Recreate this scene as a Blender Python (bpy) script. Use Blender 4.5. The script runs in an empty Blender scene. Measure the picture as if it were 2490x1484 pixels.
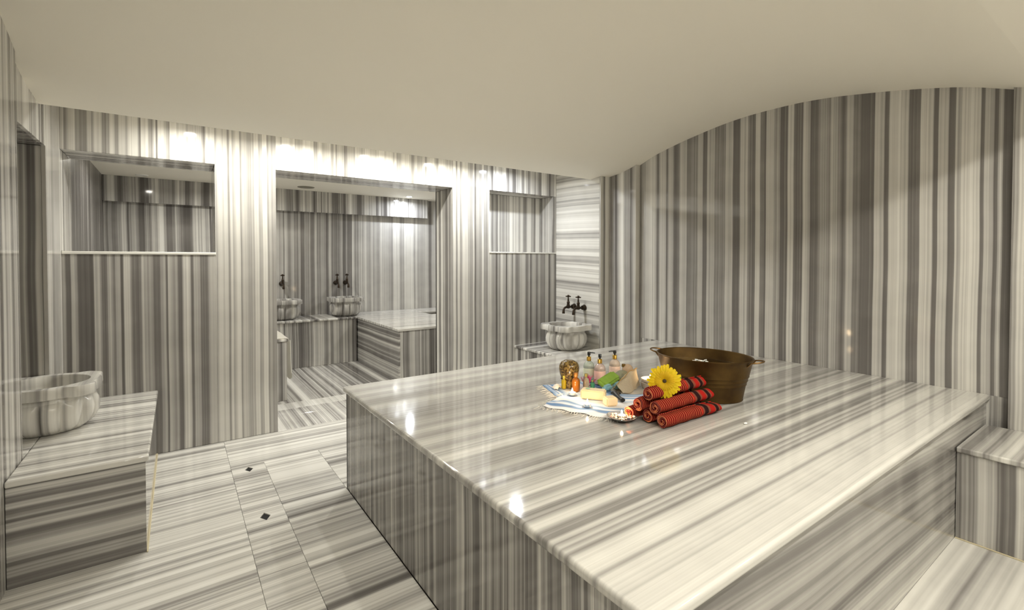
import bpy, bmesh, math, random
from mathutils import Vector, Matrix
random.seed(7)
S = bpy.context.scene
COL = S.collection
PI = math.pi

# ------------------------------------------------------------------ camera
cam_d = bpy.data.cameras.new('camera')
cam = bpy.data.objects.new('camera', cam_d); COL.objects.link(cam)
cam.location = (0, 0, 1.35)
cam.rotation_euler = (math.radians(90 - 1.03), 0, math.radians(54.785 - 90))
cam_d.sensor_width = 36.0
cam_d.lens = 36.0 * 1154.0 / 2490.0
cam_d.shift_y = -0.03464
cam_d.clip_start = 0.02
S.camera = cam
# ------------------------------------------------------------------ world / exposure
w = bpy.data.worlds.new('world'); S.world = w; w.use_nodes = True
w.node_tree.nodes['Background'].inputs[0].default_value = (1.0, 0.93, 0.8, 1)
w.node_tree.nodes['Background'].inputs[1].default_value = 0.02
S.view_settings.view_transform = 'Standard'
S.view_settings.look = 'None'
S.view_settings.gamma = 1
S.view_settings.use_curve_mapping = False
S.view_settings.exposure = 0.82
S.cycles.max_bounces = 12
S.cycles.diffuse_bounces = 9
S.cycles.caustics_reflective = False
S.cycles.caustics_refractive = False
# lamp powers (the lamps themselves are built further down)
P_BACK, P_FRONT, P_INNER = 5.5, 7.6, 11.5
WARM = (1.0, 0.955, 0.84)
NEUT = (1.0, 0.975, 0.90)
COOL = (0.90, 0.94, 1.0)

# ------------------------------------------------------------------ helpers
def wloc(o):
    v = Vector((0, 0, 0))
    while o is not None:
        v += o.location; o = o.parent
    return v

def mo(name, bm, mat, parent=None, smooth=False, local=False):
    if parent is not None and not local:
        bmesh.ops.translate(bm, verts=bm.verts, vec=-wloc(parent))
    bmesh.ops.recalc_face_normals(bm, faces=bm.faces)
    me = bpy.data.meshes.new(name)
    bm.to_mesh(me); bm.free()
    if smooth:
        me.polygons.foreach_set('use_smooth', [True] * len(me.polygons))
        try: me.set_sharp_from_angle(angle=math.radians(40))
        except Exception: pass
    me.materials.append(mat)
    o = bpy.data.objects.new(name, me); COL.objects.link(o)
    o.parent = parent
    return o

def thing(name, label, cat, loc=(0, 0, 0), group=None):
    o = bpy.data.objects.new(name, None); COL.objects.link(o)
    o.location = loc; o.empty_display_size = .05
    tag(o, label, cat, group)
    return o

def tag(o, label=None, cat=None, group=None, kind=None):
    if label: o['label'] = label
    if cat: o['category'] = cat
    if group: o['group'] = group
    if kind: o['kind'] = kind
    return o

def copy_tree(o, parent=None):
    c = o.copy(); COL.objects.link(c); c.parent = parent
    for ch in o.children: copy_tree(ch, c)
    return c

def box(bm, lo, hi):
    vs = [bm.verts.new((x, y, z)) for x in (lo[0], hi[0]) for y in (lo[1], hi[1]) for z in (lo[2], hi[2])]
    for f in ((0, 1, 3, 2), (4, 6, 7, 5), (0, 4, 5, 1), (2, 3, 7, 6), (0, 2, 6, 4), (1, 5, 7, 3)):
        bm.faces.new([vs[i] for i in f])
    return vs

def slab(name, lo, hi, mat, parent=None, bev=.0012, seg=1, gap=.0004):
    lo = [a + gap for a in lo]; hi = [a - gap for a in hi]
    bm = bmesh.new(); box(bm, lo, hi)
    if bev: bmesh.ops.bevel(bm, geom=list(bm.edges), offset=bev, segments=seg, affect='EDGES', profile=.5)
    o = mo(name, bm, mat, parent)
    if seg > 1:      # only the rounded edges are smooth, the big faces stay flat
        o.data.polygons.foreach_set('use_smooth', [max(abs(c) for c in p.normal) < .9995 for p in o.data.polygons])
    return o

def tube(bm, pts, rad, n=10, caps=True):
    pts = [Vector(p) for p in pts]
    rads = rad if isinstance(rad, (list, tuple)) else [rad] * len(pts)
    rings = []; up = None
    for i, p in enumerate(pts):
        d = (pts[min(i + 1, len(pts) - 1)] - pts[max(i - 1, 0)]).normalized()
        if up is None:
            up = Vector((0, 0, 1)) if abs(d.z) < .9 else Vector((1, 0, 0))
        a = d.cross(up).normalized(); b = a.cross(d).normalized(); up = b
        rings.append([bm.verts.new(p + (a * math.cos(2 * PI * k / n) + b * math.sin(2 * PI * k / n)) * rads[i]) for k in range(n)])
    for r0, r1 in zip(rings, rings[1:]):
        for k in range(n):
            bm.faces.new((r0[k], r0[(k + 1) % n], r1[(k + 1) % n], r1[k]))
    if caps:
        bm.faces.new(rings[0][::-1]); bm.faces.new(rings[-1])

def lathe(bm, prof, n=32, c=(0, 0, 0), fr=None, close_ends=True):
    """prof: list of (r, z); fr(theta, i, r) -> radius"""
    rings = []
    for i, (r, z) in enumerate(prof):
        if r < 1e-5:
            rings.append([bm.verts.new((c[0], c[1], c[2] + z))]); continue
        ring = []
        for k in range(n):
            t = 2 * PI * k / n
            q = fr(t, i, r) if fr else (r, r)
            if not isinstance(q, tuple): q = (q, q)
            ring.append(bm.verts.new((c[0] + q[0] * math.cos(t), c[1] + q[1] * math.sin(t), c[2] + z)))
        rings.append(ring)
    for a, b in zip(rings, rings[1:]):
        if len(a) == 1 and len(b) == 1: continue
        for k in range(n):
            k2 = (k + 1) % n
            if len(a) == 1: bm.faces.new((a[0], b[k2], b[k]))
            elif len(b) == 1: bm.faces.new((a[k], a[k2], b[0]))
            else: bm.faces.new((a[k], a[k2], b[k2], b[k]))
    if close_ends:
        if len(rings[0]) > 1: bm.faces.new(rings[0][::-1])
        if len(rings[-1]) > 1: bm.faces.new(rings[-1])

def sphere(bm, c, r, nu=16, nv=10, sc=(1, 1, 1)):
    m = Matrix.Translation(Vector(c)) @ Matrix.Diagonal((sc[0], sc[1], sc[2], 1))
    bmesh.ops.create_uvsphere(bm, u_segments=nu, v_segments=nv, radius=r, matrix=m)

# ------------------------------------------------------------------ materials
def newmat(name):
    m = bpy.data.materials.new(name); m.use_nodes = True
    return m, m.node_tree.nodes, m.node_tree.links, m.node_tree.nodes['Principled BSDF']

def N(nt, typ, **kw):
    n = nt.nodes.new(typ)
    for k, v in kw.items(): setattr(n, k, v)
    return n

def plain(name, col, rough=.5, metal=0, bump=0, bscale=200, var=0, trans=0, ior=1.45, emit=None, estr=0, coat=0, sheen=0, sss=0):
    m, nd, lk, b = newmat(name)
    b.inputs['Base Color'].default_value = (*col, 1)
    b.inputs['Roughness'].default_value = rough
    b.inputs['Metallic'].default_value = metal
    b.inputs['IOR'].default_value = ior
    b.inputs['Transmission Weight'].default_value = trans
    b.inputs['Coat Weight'].default_value = coat
    b.inputs['Sheen Weight'].default_value = sheen
    b.inputs['Subsurface Weight'].default_value = sss
    if sss: b.inputs['Subsurface Radius'].default_value = (.01, .006, .004)
    if emit:
        b.inputs['Emission Color'].default_value = (*emit, 1); b.inputs['Emission Strength'].default_value = estr
    if bump or var:
        tc = N(m.node_tree, 'ShaderNodeTexCoord')
        nz = N(m.node_tree, 'ShaderNodeTexNoise'); nz.inputs['Scale'].default_value = bscale; nz.inputs['Detail'].default_value = 3
        lk.new(tc.outputs['Object'], nz.inputs['Vector'])
        if bump:
            bp = N(m.node_tree, 'ShaderNodeBump'); bp.inputs['Strength'].default_value = bump; bp.inputs['Distance'].default_value = .003
            lk.new(nz.outputs['Fac'], bp.inputs['Height']); lk.new(bp.outputs['Normal'], b.inputs['Normal'])
        if var:
            mx = N(m.node_tree, 'ShaderNodeMix', data_type='RGBA'); mx.blend_type = 'MIX'
            mx.inputs[6].default_value = (*[c * (1 - var) for c in col], 1); mx.inputs[7].default_value = (*[min(1, c * (1 + var)) for c in col], 1)
            lk.new(nz.outputs['Fac'], mx.inputs[0]); lk.new(mx.outputs[2], b.inputs['Base Color'])
    return m

TONE = [(.0, (.115, .107, .101)), (.22, (.175, .165, .157)), (.42, (.40, .388, .368)), (.62, (.66, .647, .607)), (.8, (.80, .79, .75)), (1., (.85, .84, .80))]
_mc = {}
def marble(axis='X', seed=0, freq=1.0, bias=0.0, contrast=1.0, slant=0.0, bands=None, bandmix=.8, wob=.012, rough=.07, gain=1.0, fine=.30):
    """striped grey/white marble: colour varies along `axis`; stripes run across it."""
    key = (axis, seed, freq, bias, contrast, slant, id(bands) if bands else 0, bandmix, wob, rough, gain, fine)
    if key in _mc: return _mc[key]
    m, nd, lk, b = newmat('striped_marble')
    nt = m.node_tree
    def math_(op, a, c=None, clamp=False):
        n = N(nt, 'ShaderNodeMath', operation=op); n.use_clamp = clamp
        for i, v in enumerate((a, c)):
            if v is None: continue
            if isinstance(v, (int, float)): n.inputs[i].default_value = v
            else: lk.new(v, n.inputs[i])
        return n.outputs[0]
    geo = N(nt, 'ShaderNodeNewGeometry')
    sep = N(nt, 'ShaderNodeSeparateXYZ'); lk.new(geo.outputs['Position'], sep.inputs[0])
    ax = {'X': 0, 'Y': 1, 'Z': 2}[axis]
    oth = {'X': (1, 2), 'Y': (0, 2), 'Z': (0, 1)}[axis]
    u = sep.outputs[ax]
    if slant:
        u = math_('ADD', u, math_('MULTIPLY', math_('ADD', sep.outputs[oth[0]], sep.outputs[oth[1]]), slant))
    # gentle waviness of the veins along their length
    wn = N(nt, 'ShaderNodeTexNoise'); wn.inputs['Scale'].default_value = 1.3; wn.inputs['Detail'].default_value = 1
    vm = N(nt, 'ShaderNodeVectorMath', operation='ADD'); vm.inputs[1].default_value = (seed * 3.1, seed * 1.7, seed * 2.3)
    lk.new(geo.outputs['Position'], vm.inputs[0]); lk.new(vm.outputs[0], wn.inputs['Vector'])
    u = math_('ADD', u, math_('MULTIPLY', math_('SUBTRACT', wn.outputs['Fac'], .5), wob * 2))
    def noise1(scale, off, detail, rough_):
        n = N(nt, 'ShaderNodeTexNoise', noise_dimensions='1D')
        n.inputs['Scale'].default_value = scale; n.inputs['Detail'].default_value = detail; n.inputs['Roughness'].default_value = rough_
        lk.new(math_('ADD', u, off), n.inputs['W'])
        return n.outputs['Fac']
    n1 = noise1(12.5 * freq, seed * 7.37 + 3, 3, .66)
    n2 = noise1(75 * freq, seed * 5.11 + 9, 2, .6)
    n3 = noise1(4.5 * freq, seed * 2.77 + 20, 0, .5)
    v = math_('ADD', math_('MULTIPLY', n1, .62), math_('ADD', math_('MULTIPLY', n2, .10), math_('MULTIPLY', n3, .22)))
    v = math_('ADD', math_('MULTIPLY', math_('SUBTRACT', v, .5), 2.6 * contrast), .47 + bias)
    if bands:
        res = None; CH = 30
        st = sorted(bands)
        for i in range(0, len(st), CH - 1):
            ch = st[i:i + CH]
            if len(ch) < 2: break
            a, e = ch[0][0], ch[-1][0]
            r = N(nt, 'ShaderNodeValToRGB')
            lk.new(math_('DIVIDE', math_('SUBTRACT', u, a), e - a), r.inputs[0])
            els = r.color_ramp.elements
            while len(els) < len(ch): els.new(.5)
            for k, (p_, val) in enumerate(ch):
                els[k].position = (p_ - a) / (e - a); els[k].color = (val, val, val, 1)
            o = r.outputs[0]
            if res is None: res = o
            else:
                mx = N(nt, 'ShaderNodeMix', data_type='FLOAT')
                lk.new(math_('GREATER_THAN', u, a), mx.inputs[0]); lk.new(res, mx.inputs[2]); lk.new(o, mx.inputs[3]); res = mx.outputs[0]
        if gain != 1: res = math_('ADD', math_('MULTIPLY', math_('SUBTRACT', res, .46), gain), .46)
        v = math_('ADD', math_('MULTIPLY', res, bandmix), math_('MULTIPLY', v, 1 - bandmix))
        v = math_('ADD', math_('ADD', v, bias), math_('MULTIPLY', math_('SUBTRACT', n2, .5), fine))
    # fine cloudiness that follows the veins only loosely
    cl = N(nt, 'ShaderNodeTexNoise'); cl.inputs['Scale'].default_value = 6; cl.inputs['Detail'].default_value = 2
    lk.new(vm.outputs[0], cl.inputs['Vector'])
    v = math_('ADD', v, math_('MULTIPLY', math_('SUBTRACT', cl.outputs['Fac'], .5), .10))
    rp = N(nt, 'ShaderNodeValToRGB'); els = rp.color_ramp.elements
    while len(els) < len(TONE): els.new(.5)
    for k, (p_, c) in enumerate(TONE): els[k].position = p_; els[k].color = (*c, 1)
    lk.new(v, rp.inputs[0]); lk.new(rp.outputs[0], b.inputs['Base Color'])
    b.inputs['Roughness'].default_value = rough
    b.inputs['IOR'].default_value = 1.5
    _mc[key] = m
    return m

PLAT = [(0.60, .62), (0.658, .65), (0.702, .65), (0.713, .55), (0.722, .65), (0.778, .63), (0.79, .40), (0.803, .63), (0.84, .67), (0.872, .60), (0.89, .34), (0.905, .56), (0.918, .42), (0.925, .56), (0.944, .42), (0.96, .62), (0.973, .34), (1.011, .36), (1.028, .66), (1.048, .68), (1.072, .45), (1.11, .36), (1.123, .6), (1.148, .6), (1.182, .36), (1.204, .66), (1.24, .56), (1.30, .5), (1.319, .34), (1.345, .6), (1.372, .38), (1.40, .46), (1.428, .62), (1.453, .47), (1.561, .46), (1.574, .66), (1.614, .68), (1.64, .5), (1.673, .6), (1.721, .46), (1.75, .55), (1.786, .62), (1.82, .5), (1.855, .44), (1.9, .52), (1.926, .64), (1.954, .5), (2.08, .47), (2.302, .47), (2.34, .6), (2.369, .66), (2.42, .5), (2.471, .46), (2.56, .55), (2.60, .48), (2.647, .66), (2.72, .56), (2.8, .64), (2.88, .62)]
RW = [(0.544, 0.2), (0.577, 0.24), (0.582, 0.5), (0.597, 0.55), (0.602, 0.3), (0.612, 0.25), (0.618, 0.5), (0.651, 0.52), (0.656, 0.3), (0.668, 0.22), (0.674, 0.64), (0.747, 0.64), (0.753, 0.5), (0.774, 0.58), (0.779, 0.3), (0.804, 0.27), (0.81, 0.56), (0.85, 0.6), (0.855, 0.3), (0.872, 0.27), (0.878, 0.6), (0.933, 0.62), (0.939, 0.25), (0.988, 0.28), (0.997, 0.58), (1.088, 0.62), (1.094, 0.3), (1.114, 0.3), (1.12, 0.54), (1.166, 0.58), (1.173, 0.25), (1.238, 0.27), (1.245, 0.35), (1.284, 0.4), (1.291, 0.55), (1.324, 0.6), (1.33, 0.28), (1.36, 0.28), (1.368, 0.45), (1.421, 0.52), (1.429, 0.4), (1.484, 0.42), (1.491, 0.28), (1.547, 0.24), (1.556, 0.55), (1.595, 0.6), (1.601, 0.28), (1.656, 0.28), (1.664, 0.6), (1.698, 0.64), (1.706, 0.3), (1.753, 0.25), (1.761, 0.45), (1.79, 0.45), (1.8, 0.58), (1.855, 0.62), (1.861, 0.3), (1.901, 0.28), (1.909, 0.6), (1.939, 0.62), (1.945, 0.3), (1.997, 0.33), (2.009, 0.56), (2.064, 0.6), (2.074, 0.28), (2.121, 0.24), (2.133, 0.54), (2.182, 0.56), (2.194, 0.38), (2.288, 0.38), (2.301, 0.55), (2.353, 0.58), (2.364, 0.3), (2.391, 0.28), (2.404, 0.55), (2.437, 0.6), (2.452, 0.4), (2.547, 0.38), (2.561, 0.55), (2.617, 0.58), (2.633, 0.32), (2.68, 0.28), (2.697, 0.58), (2.735, 0.58), (2.761, 0.25), (2.783, 0.58), (2.839, 0.58), (2.866, 0.25), (2.885, 0.62), (2.954, 0.62), (3.026, 0.45), (3.086, 0.3), (3.136, 0.5)]

B60 = [(-0.611, 0.45), (-0.586, 0.45), (-0.577, 0.25), (-0.561, 0.25), (-0.554, 0.5), (-0.536, 0.5), (-0.523, 0.27), (-0.468, 0.27), (-0.458, 0.15), (-0.45, 0.15), (-0.443, 0.52), (-0.417, 0.52), (-0.407, 0.33), (-0.383, 0.33), (-0.374, 0.5), (-0.355, 0.5), (-0.349, 0.35), (-0.34, 0.35), (-0.333, 0.48), (-0.313, 0.48), (-0.307, 0.2), (-0.3, 0.2), (-0.292, 0.55), (-0.263, 0.55), (-0.248, 0.32), (-0.206, 0.32), (-0.195, 0.55), (-0.178, 0.55), (-0.168, 0.42), (-0.138, 0.42), (-0.131, 0.3), (-0.124, 0.3), (-0.119, 0.3), (-0.099, 0.3), (-0.091, 0.47), (-0.067, 0.47), (-0.061, 0.28), (-0.056, 0.28), (-0.051, 0.55), (-0.033, 0.55), (-0.024, 0.45), (-0, 0.45), (0.009, 0.28), (0.027, 0.28), (0.037, 0.55), (0.074, 0.55), (0.084, 0.32), (0.094, 0.32), (0.102, 0.5), (0.129, 0.5), (0.142, 0.33), (0.182, 0.33), (0.195, 0.5), (0.223, 0.5)]
B61 = [(0.229, 0.6), (0.235, 0.6), (0.238, 0.4), (0.243, 0.4), (0.254, 0.58), (0.304, 0.58), (0.316, 0.4), (0.32, 0.4), (0.329, 0.52), (0.359, 0.52), (0.369, 0.62), (0.39, 0.62), (0.396, 0.4), (0.402, 0.4), (0.408, 0.55), (0.432, 0.55), (0.444, 0.48), (0.483, 0.48), (0.495, 0.55), (0.517, 0.55), (0.526, 0.45), (0.542, 0.45), (0.551, 0.65), (0.575, 0.65), (0.582, 0.4), (0.588, 0.4), (0.592, 0.52), (0.605, 0.52), (0.612, 0.42), (0.63, 0.42)]
B62 = [(-0.608, 0.25), (-0.601, 0.25), (-0.596, 0.5), (-0.585, 0.5), (-0.58, 0.36), (-0.561, 0.36), (-0.553, 0.58), (-0.532, 0.58), (-0.525, 0.4), (-0.508, 0.4), (-0.5, 0.26), (-0.473, 0.26), (-0.465, 0.52), (-0.451, 0.52), (-0.447, 0.42), (-0.442, 0.42), (-0.435, 0.6), (-0.4, 0.6), (-0.391, 0.3), (-0.376, 0.3), (-0.371, 0.42), (-0.361, 0.42), (-0.355, 0.62), (-0.334, 0.62), (-0.327, 0.36), (-0.314, 0.36), (-0.306, 0.62), (-0.279, 0.62), (-0.273, 0.45), (-0.267, 0.45), (-0.257, 0.66), (-0.212, 0.66), (-0.203, 0.25), (-0.199, 0.25), (-0.192, 0.62), (-0.159, 0.62), (-0.149, 0.4), (-0.129, 0.4), (-0.123, 0.6), (-0.113, 0.6), (-0.11, 0.3), (-0.106, 0.3), (-0.099, 0.66), (-0.065, 0.66), (-0.055, 0.42), (-0.039, 0.42), (-0.029, 0.65), (0.002, 0.65), (0.01, 0.48), (0.016, 0.48), (0.022, 0.6), (0.038, 0.6), (0.057, 0.5), (0.149, 0.5), (0.165, 0.25), (0.168, 0.25), (0.18, 0.64), (0.232, 0.64)]
B63 = [(0.641, 0.66), (0.669, 0.66), (0.675, 0.45), (0.678, 0.45), (0.689, 0.66), (0.743, 0.66), (0.754, 0.52), (0.762, 0.52), (0.767, 0.66), (0.777, 0.66), (0.785, 0.5), (0.811, 0.5), (0.82, 0.45), (0.83, 0.45), (0.845, 0.66), (0.912, 0.66), (0.929, 0.42), (0.949, 0.42), (0.957, 0.66), (0.98, 0.66), (0.99, 0.5), (1.01, 0.5), (1.021, 0.62), (1.055, 0.62), (1.064, 0.38), (1.074, 0.38), (1.079, 0.58), (1.092, 0.58), (1.097, 0.4), (1.105, 0.4), (1.113, 0.62), (1.139, 0.62), (1.147, 0.5), (1.162, 0.5), (1.175, 0.32), (1.187, 0.32), (1.198, 0.55), (1.241, 0.55), (1.251, 0.4), (1.255, 0.4), (1.261, 0.62), (1.278, 0.62), (1.29, 0.48), (1.337, 0.48), (1.351, 0.68), (1.371, 0.68), (1.387, 0.58), (1.447, 0.58), (1.467, 0.68), (1.511, 0.68), (1.521, 0.5), (1.527, 0.5), (1.538, 0.66), (1.589, 0.66), (1.6, 0.5), (1.609, 0.5), (1.615, 0.62), (1.626, 0.62), (1.635, 0.42), (1.669, 0.42), (1.687, 0.64), (1.76, 0.64), (1.777, 0.38), (1.797, 0.38), (1.806, 0.6), (1.827, 0.6), (1.838, 0.48), (1.876, 0.48), (1.887, 0.58), (1.906, 0.58), (1.912, 0.3), (1.922, 0.3), (1.938, 0.6), (2.005, 0.6), (2.023, 0.33), (2.044, 0.33), (2.058, 0.56), (2.113, 0.56), (2.134, 0.46), (2.186, 0.46), (2.202, 0.64), (2.238, 0.64)]
B64 = [(2.183, 0.42), (2.202, 0.42), (2.211, 0.68), (2.226, 0.68), (2.24, 0.42), (2.249, 0.42), (2.257, 0.6), (2.28, 0.6), (2.288, 0.42), (2.301, 0.42), (2.313, 0.62), (2.362, 0.62), (2.375, 0.5), (2.392, 0.5), (2.401, 0.4), (2.422, 0.4), (2.43, 0.6), (2.442, 0.6), (2.451, 0.3), (2.461, 0.3), (2.469, 0.5), (2.495, 0.5), (2.505, 0.45), (2.53, 0.45), (2.538, 0.66), (2.553, 0.66), (2.561, 0.4), (2.586, 0.4), (2.593, 0.45), (2.609, 0.45), (2.615, 0.6), (2.623, 0.6)]
B67 = [(2.627, 0.56), (2.644, 0.56), (2.656, 0.46), (2.695, 0.46), (2.709, 0.25), (2.719, 0.25), (2.725, 0.5), (2.733, 0.5), (2.739, 0.42), (2.756, 0.42), (2.764, 0.6), (2.782, 0.6), (2.792, 0.48), (2.823, 0.48), (2.831, 0.27), (2.842, 0.27), (2.853, 0.56), (2.896, 0.56), (2.906, 0.36), (2.913, 0.36), (2.921, 0.55), (2.945, 0.55), (2.959, 0.38), (3.001, 0.38), (3.02, 0.56), (3.074, 0.56), (3.091, 0.32), (3.121, 0.32), (3.131, 0.5), (3.144, 0.5), (3.152, 0.33), (3.169, 0.33), (3.182, 0.48), (3.229, 0.48), (3.24, 0.35), (3.25, 0.35), (3.26, 0.5), (3.288, 0.5), (3.304, 0.32), (3.355, 0.32), (3.372, 0.52), (3.406, 0.52), (3.417, 0.24), (3.432, 0.24), (3.439, 0.45), (3.449, 0.45), (3.456, 0.5), (3.485, 0.5), (3.498, 0.34), (3.525, 0.34)]
BIN = [(1.115, 0.45), (1.159, 0.45), (1.17, 0.3), (1.183, 0.3), (1.192, 0.48), (1.213, 0.48), (1.226, 0.35), (1.262, 0.35), (1.274, 0.46), (1.3, 0.46), (1.314, 0.36), (1.354, 0.36), (1.364, 0.46), (1.382, 0.46), (1.392, 0.28), (1.427, 0.28), (1.439, 0.45), (1.448, 0.45), (1.456, 0.38), (1.486, 0.38), (1.497, 0.42), (1.513, 0.42), (1.524, 0.3), (1.567, 0.3), (1.58, 0.5), (1.593, 0.5), (1.605, 0.38), (1.643, 0.38), (1.662, 0.46), (1.714, 0.46), (1.731, 0.36), (1.757, 0.36), (1.768, 0.55), (1.788, 0.55), (1.811, 0.34), (1.908, 0.34), (1.931, 0.5), (1.95, 0.5), (1.961, 0.24), (1.994, 0.24), (2.004, 0.46), (2.015, 0.46), (2.028, 0.3), (2.082, 0.3), (2.097, 0.58), (2.115, 0.58), (2.13, 0.44), (2.179, 0.44), (2.2, 0.5), (2.257, 0.5), (2.275, 0.58), (2.3, 0.58), (2.315, 0.42), (2.355, 0.42), (2.369, 0.58), (2.387, 0.58), (2.402, 0.45), (2.45, 0.45), (2.466, 0.4), (2.492, 0.4), (2.505, 0.55), (2.532, 0.55), (2.551, 0.5), (2.615, 0.5), (2.636, 0.45), (2.678, 0.45), (2.691, 0.4), (2.699, 0.4), (2.719, 0.6), (2.804, 0.6), (2.83, 0.44), (2.877, 0.44), (2.898, 0.58), (2.954, 0.58), (2.978, 0.6), (3.038, 0.6), (3.055, 0.45), (3.067, 0.45), (3.078, 0.6), (3.098, 0.6), (3.116, 0.48), (3.178, 0.48), (3.206, 0.52), (3.285, 0.52), (3.308, 0.34), (3.337, 0.34), (3.358, 0.46), (3.422, 0.46)]
BBF = [(-0.046, 0.3), (-0.007, 0.3), (0.002, 0.22), (0.008, 0.22), (0.014, 0.34), (0.027, 0.34), (0.033, 0.25), (0.041, 0.25), (0.055, 0.42), (0.087, 0.42), (0.097, 0.24), (0.106, 0.24), (0.114, 0.4), (0.125, 0.4), (0.137, 0.5), (0.18, 0.5), (0.193, 0.34), (0.212, 0.34), (0.219, 0.2), (0.229, 0.2), (0.24, 0.45), (0.269, 0.45), (0.279, 0.2), (0.286, 0.2), (0.291, 0.34), (0.307, 0.34), (0.313, 0.25), (0.325, 0.25), (0.335, 0.46), (0.351, 0.46), (0.36, 0.27), (0.38, 0.27), (0.39, 0.52), (0.41, 0.52), (0.416, 0.26), (0.421, 0.26), (0.428, 0.4), (0.446, 0.4)]

PLASTER = plain('cream_plaster', (.92, .885, .79), .75, bump=.02, bscale=60)
GROUT = plain('grey_mortar', (.30, .28, .25), .9)
SEAL = plain('yellowed_sealant', (.60, .53, .36), .6)
DARK = plain('drain_darkness', (.01, .01, .01), .8)
STEEL = plain('white_enamel', (.85, .84, .80), .35)
BRONZE = plain('dark_bronze', (.045, .032, .022), .38, metal=.75, bump=.1, bscale=120)
# ------------------------------------------------------------------ dimensions
YB, YT = 4.12, 4.49           # back wall: room face, inner-room face
XL, XR = -.60, 3.70
YF = -.48
ZS = 2.335                    # soffit of the light troughs

# ------------------------------------------------------------------ ceiling (vault between two light troughs)
ctl = [(-.2, 2.496), (0, 2.50), (.2, 2.496), (.4, 2.478), (.6, 2.448), (.8, 2.412), (1.0, 2.368), (1.12, 2.334), (1.22, 2.297), (1.3, 2.268), (1.4, 2.241), (1.51, 2.222), (1.6, 2.215)]
half = []
for a_, b_, c_, d_ in zip(ctl, ctl[1:], ctl[2:], ctl[3:]):
    for k in range(6):
        t = k / 6
        half.append(tuple(.5 * (2 * b_[i] + (c_[i] - a_[i]) * t + (2 * a_[i] - 5 * b_[i] + 4 * c_[i] - d_[i]) * t * t + (3 * b_[i] - a_[i] - 3 * c_[i] + d_[i]) * t ** 3) for i in (0, 1)))
half += [(1.51, 2.222), (1.75, 2.197), (1.76, ZS), (2.29, ZS)]
YC = 1.82
near_half = [p for p in half if p[0] < 1.40] + [(1.40, 2.241), (1.75, 2.197), (1.76, ZS), (2.29, ZS)]
prof = [(YC - t, z) for t, z in reversed(near_half)] + [(YC + t, z) for t, z in half[1:]]
bm = bmesh.new()
prof[0] = (YF - .02, ZS); prof[-1] = (YB + .02, ZS)
poly = prof + [(YB + .02, 2.75), (YF - .02, 2.75)]
ra = [bm.verts.new((XL - .02, y, z)) for y, z in poly]
rb = [bm.verts.new((XR + .02, y, z)) for y, z in poly]
for i in range(len(poly)):
    j = (i + 1) % len(poly); bm.faces.new((ra[i], ra[j], rb[j], rb[i]))
bm.faces.new(ra[::-1]); bm.faces.new(rb)
c = mo('ceiling', bm, PLASTER, smooth=True)
c.data.set_sharp_from_angle(angle=math.radians(3.2))
tag(c, 'cream plaster vaulted ceiling over the main room', kind='structure')
# inner room ceiling
bm = bmesh.new(); box(bm, (-.7, YT - .0, 2.31), (3.95, 7.05, 2.4))
c = mo('ceiling', bm, PLASTER); tag(c, 'flat cream plaster ceiling of the inner bath room', kind='structure')

# ------------------------------------------------------------------ floor
fl = mo('floor', (lambda b: (box(b, (XL - .3, YF - .1, -.2), (XR + .2, YT, -.031)), b)[1])(bmesh.new()), GROUT)
tag(fl, 'striped grey marble floor with a drain channel', kind='structure')
def fs(x0, x1, y0, y1, seed, axis='Y', **k):
    slab('floor_slab', (x0, y0, -.03), (x1, y1, 0), marble(axis, seed, bias=k.pop('bias', .16), contrast=k.pop('contrast', .72), **k), fl, bev=.001, gap=.0006)
CX0, CX1 = .272, .463
fs(XL, CX0, 2.9, YB, 1, freq=1.3); fs(XL, CX0, 1.9, 2.9, 1, freq=1.3); fs(XL, CX0, .8, 1.9, 4); fs(XL, CX0, YF, .8, 5)
fs(CX0, 2.2, 3.55, YB, 2, freq=1.3); fs(2.2, XR, 3.55, YB, 3)
fs(CX1, .81, 2.775, 3.55, 6); fs(CX1, .81, 2.05, 2.775, 7, bias=.08, contrast=.7); fs(CX1, .81, 1.2, 2.05, 8, bias=.06); fs(CX1, .81, YF, 1.2, 9)
fs(.81, XR, 2.86, 3.55, 10); fs(.81, 3.1, YF, .63, 11, freq=.5, bias=.2); fs(3.1, XR, YF, .63, 12)
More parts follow.
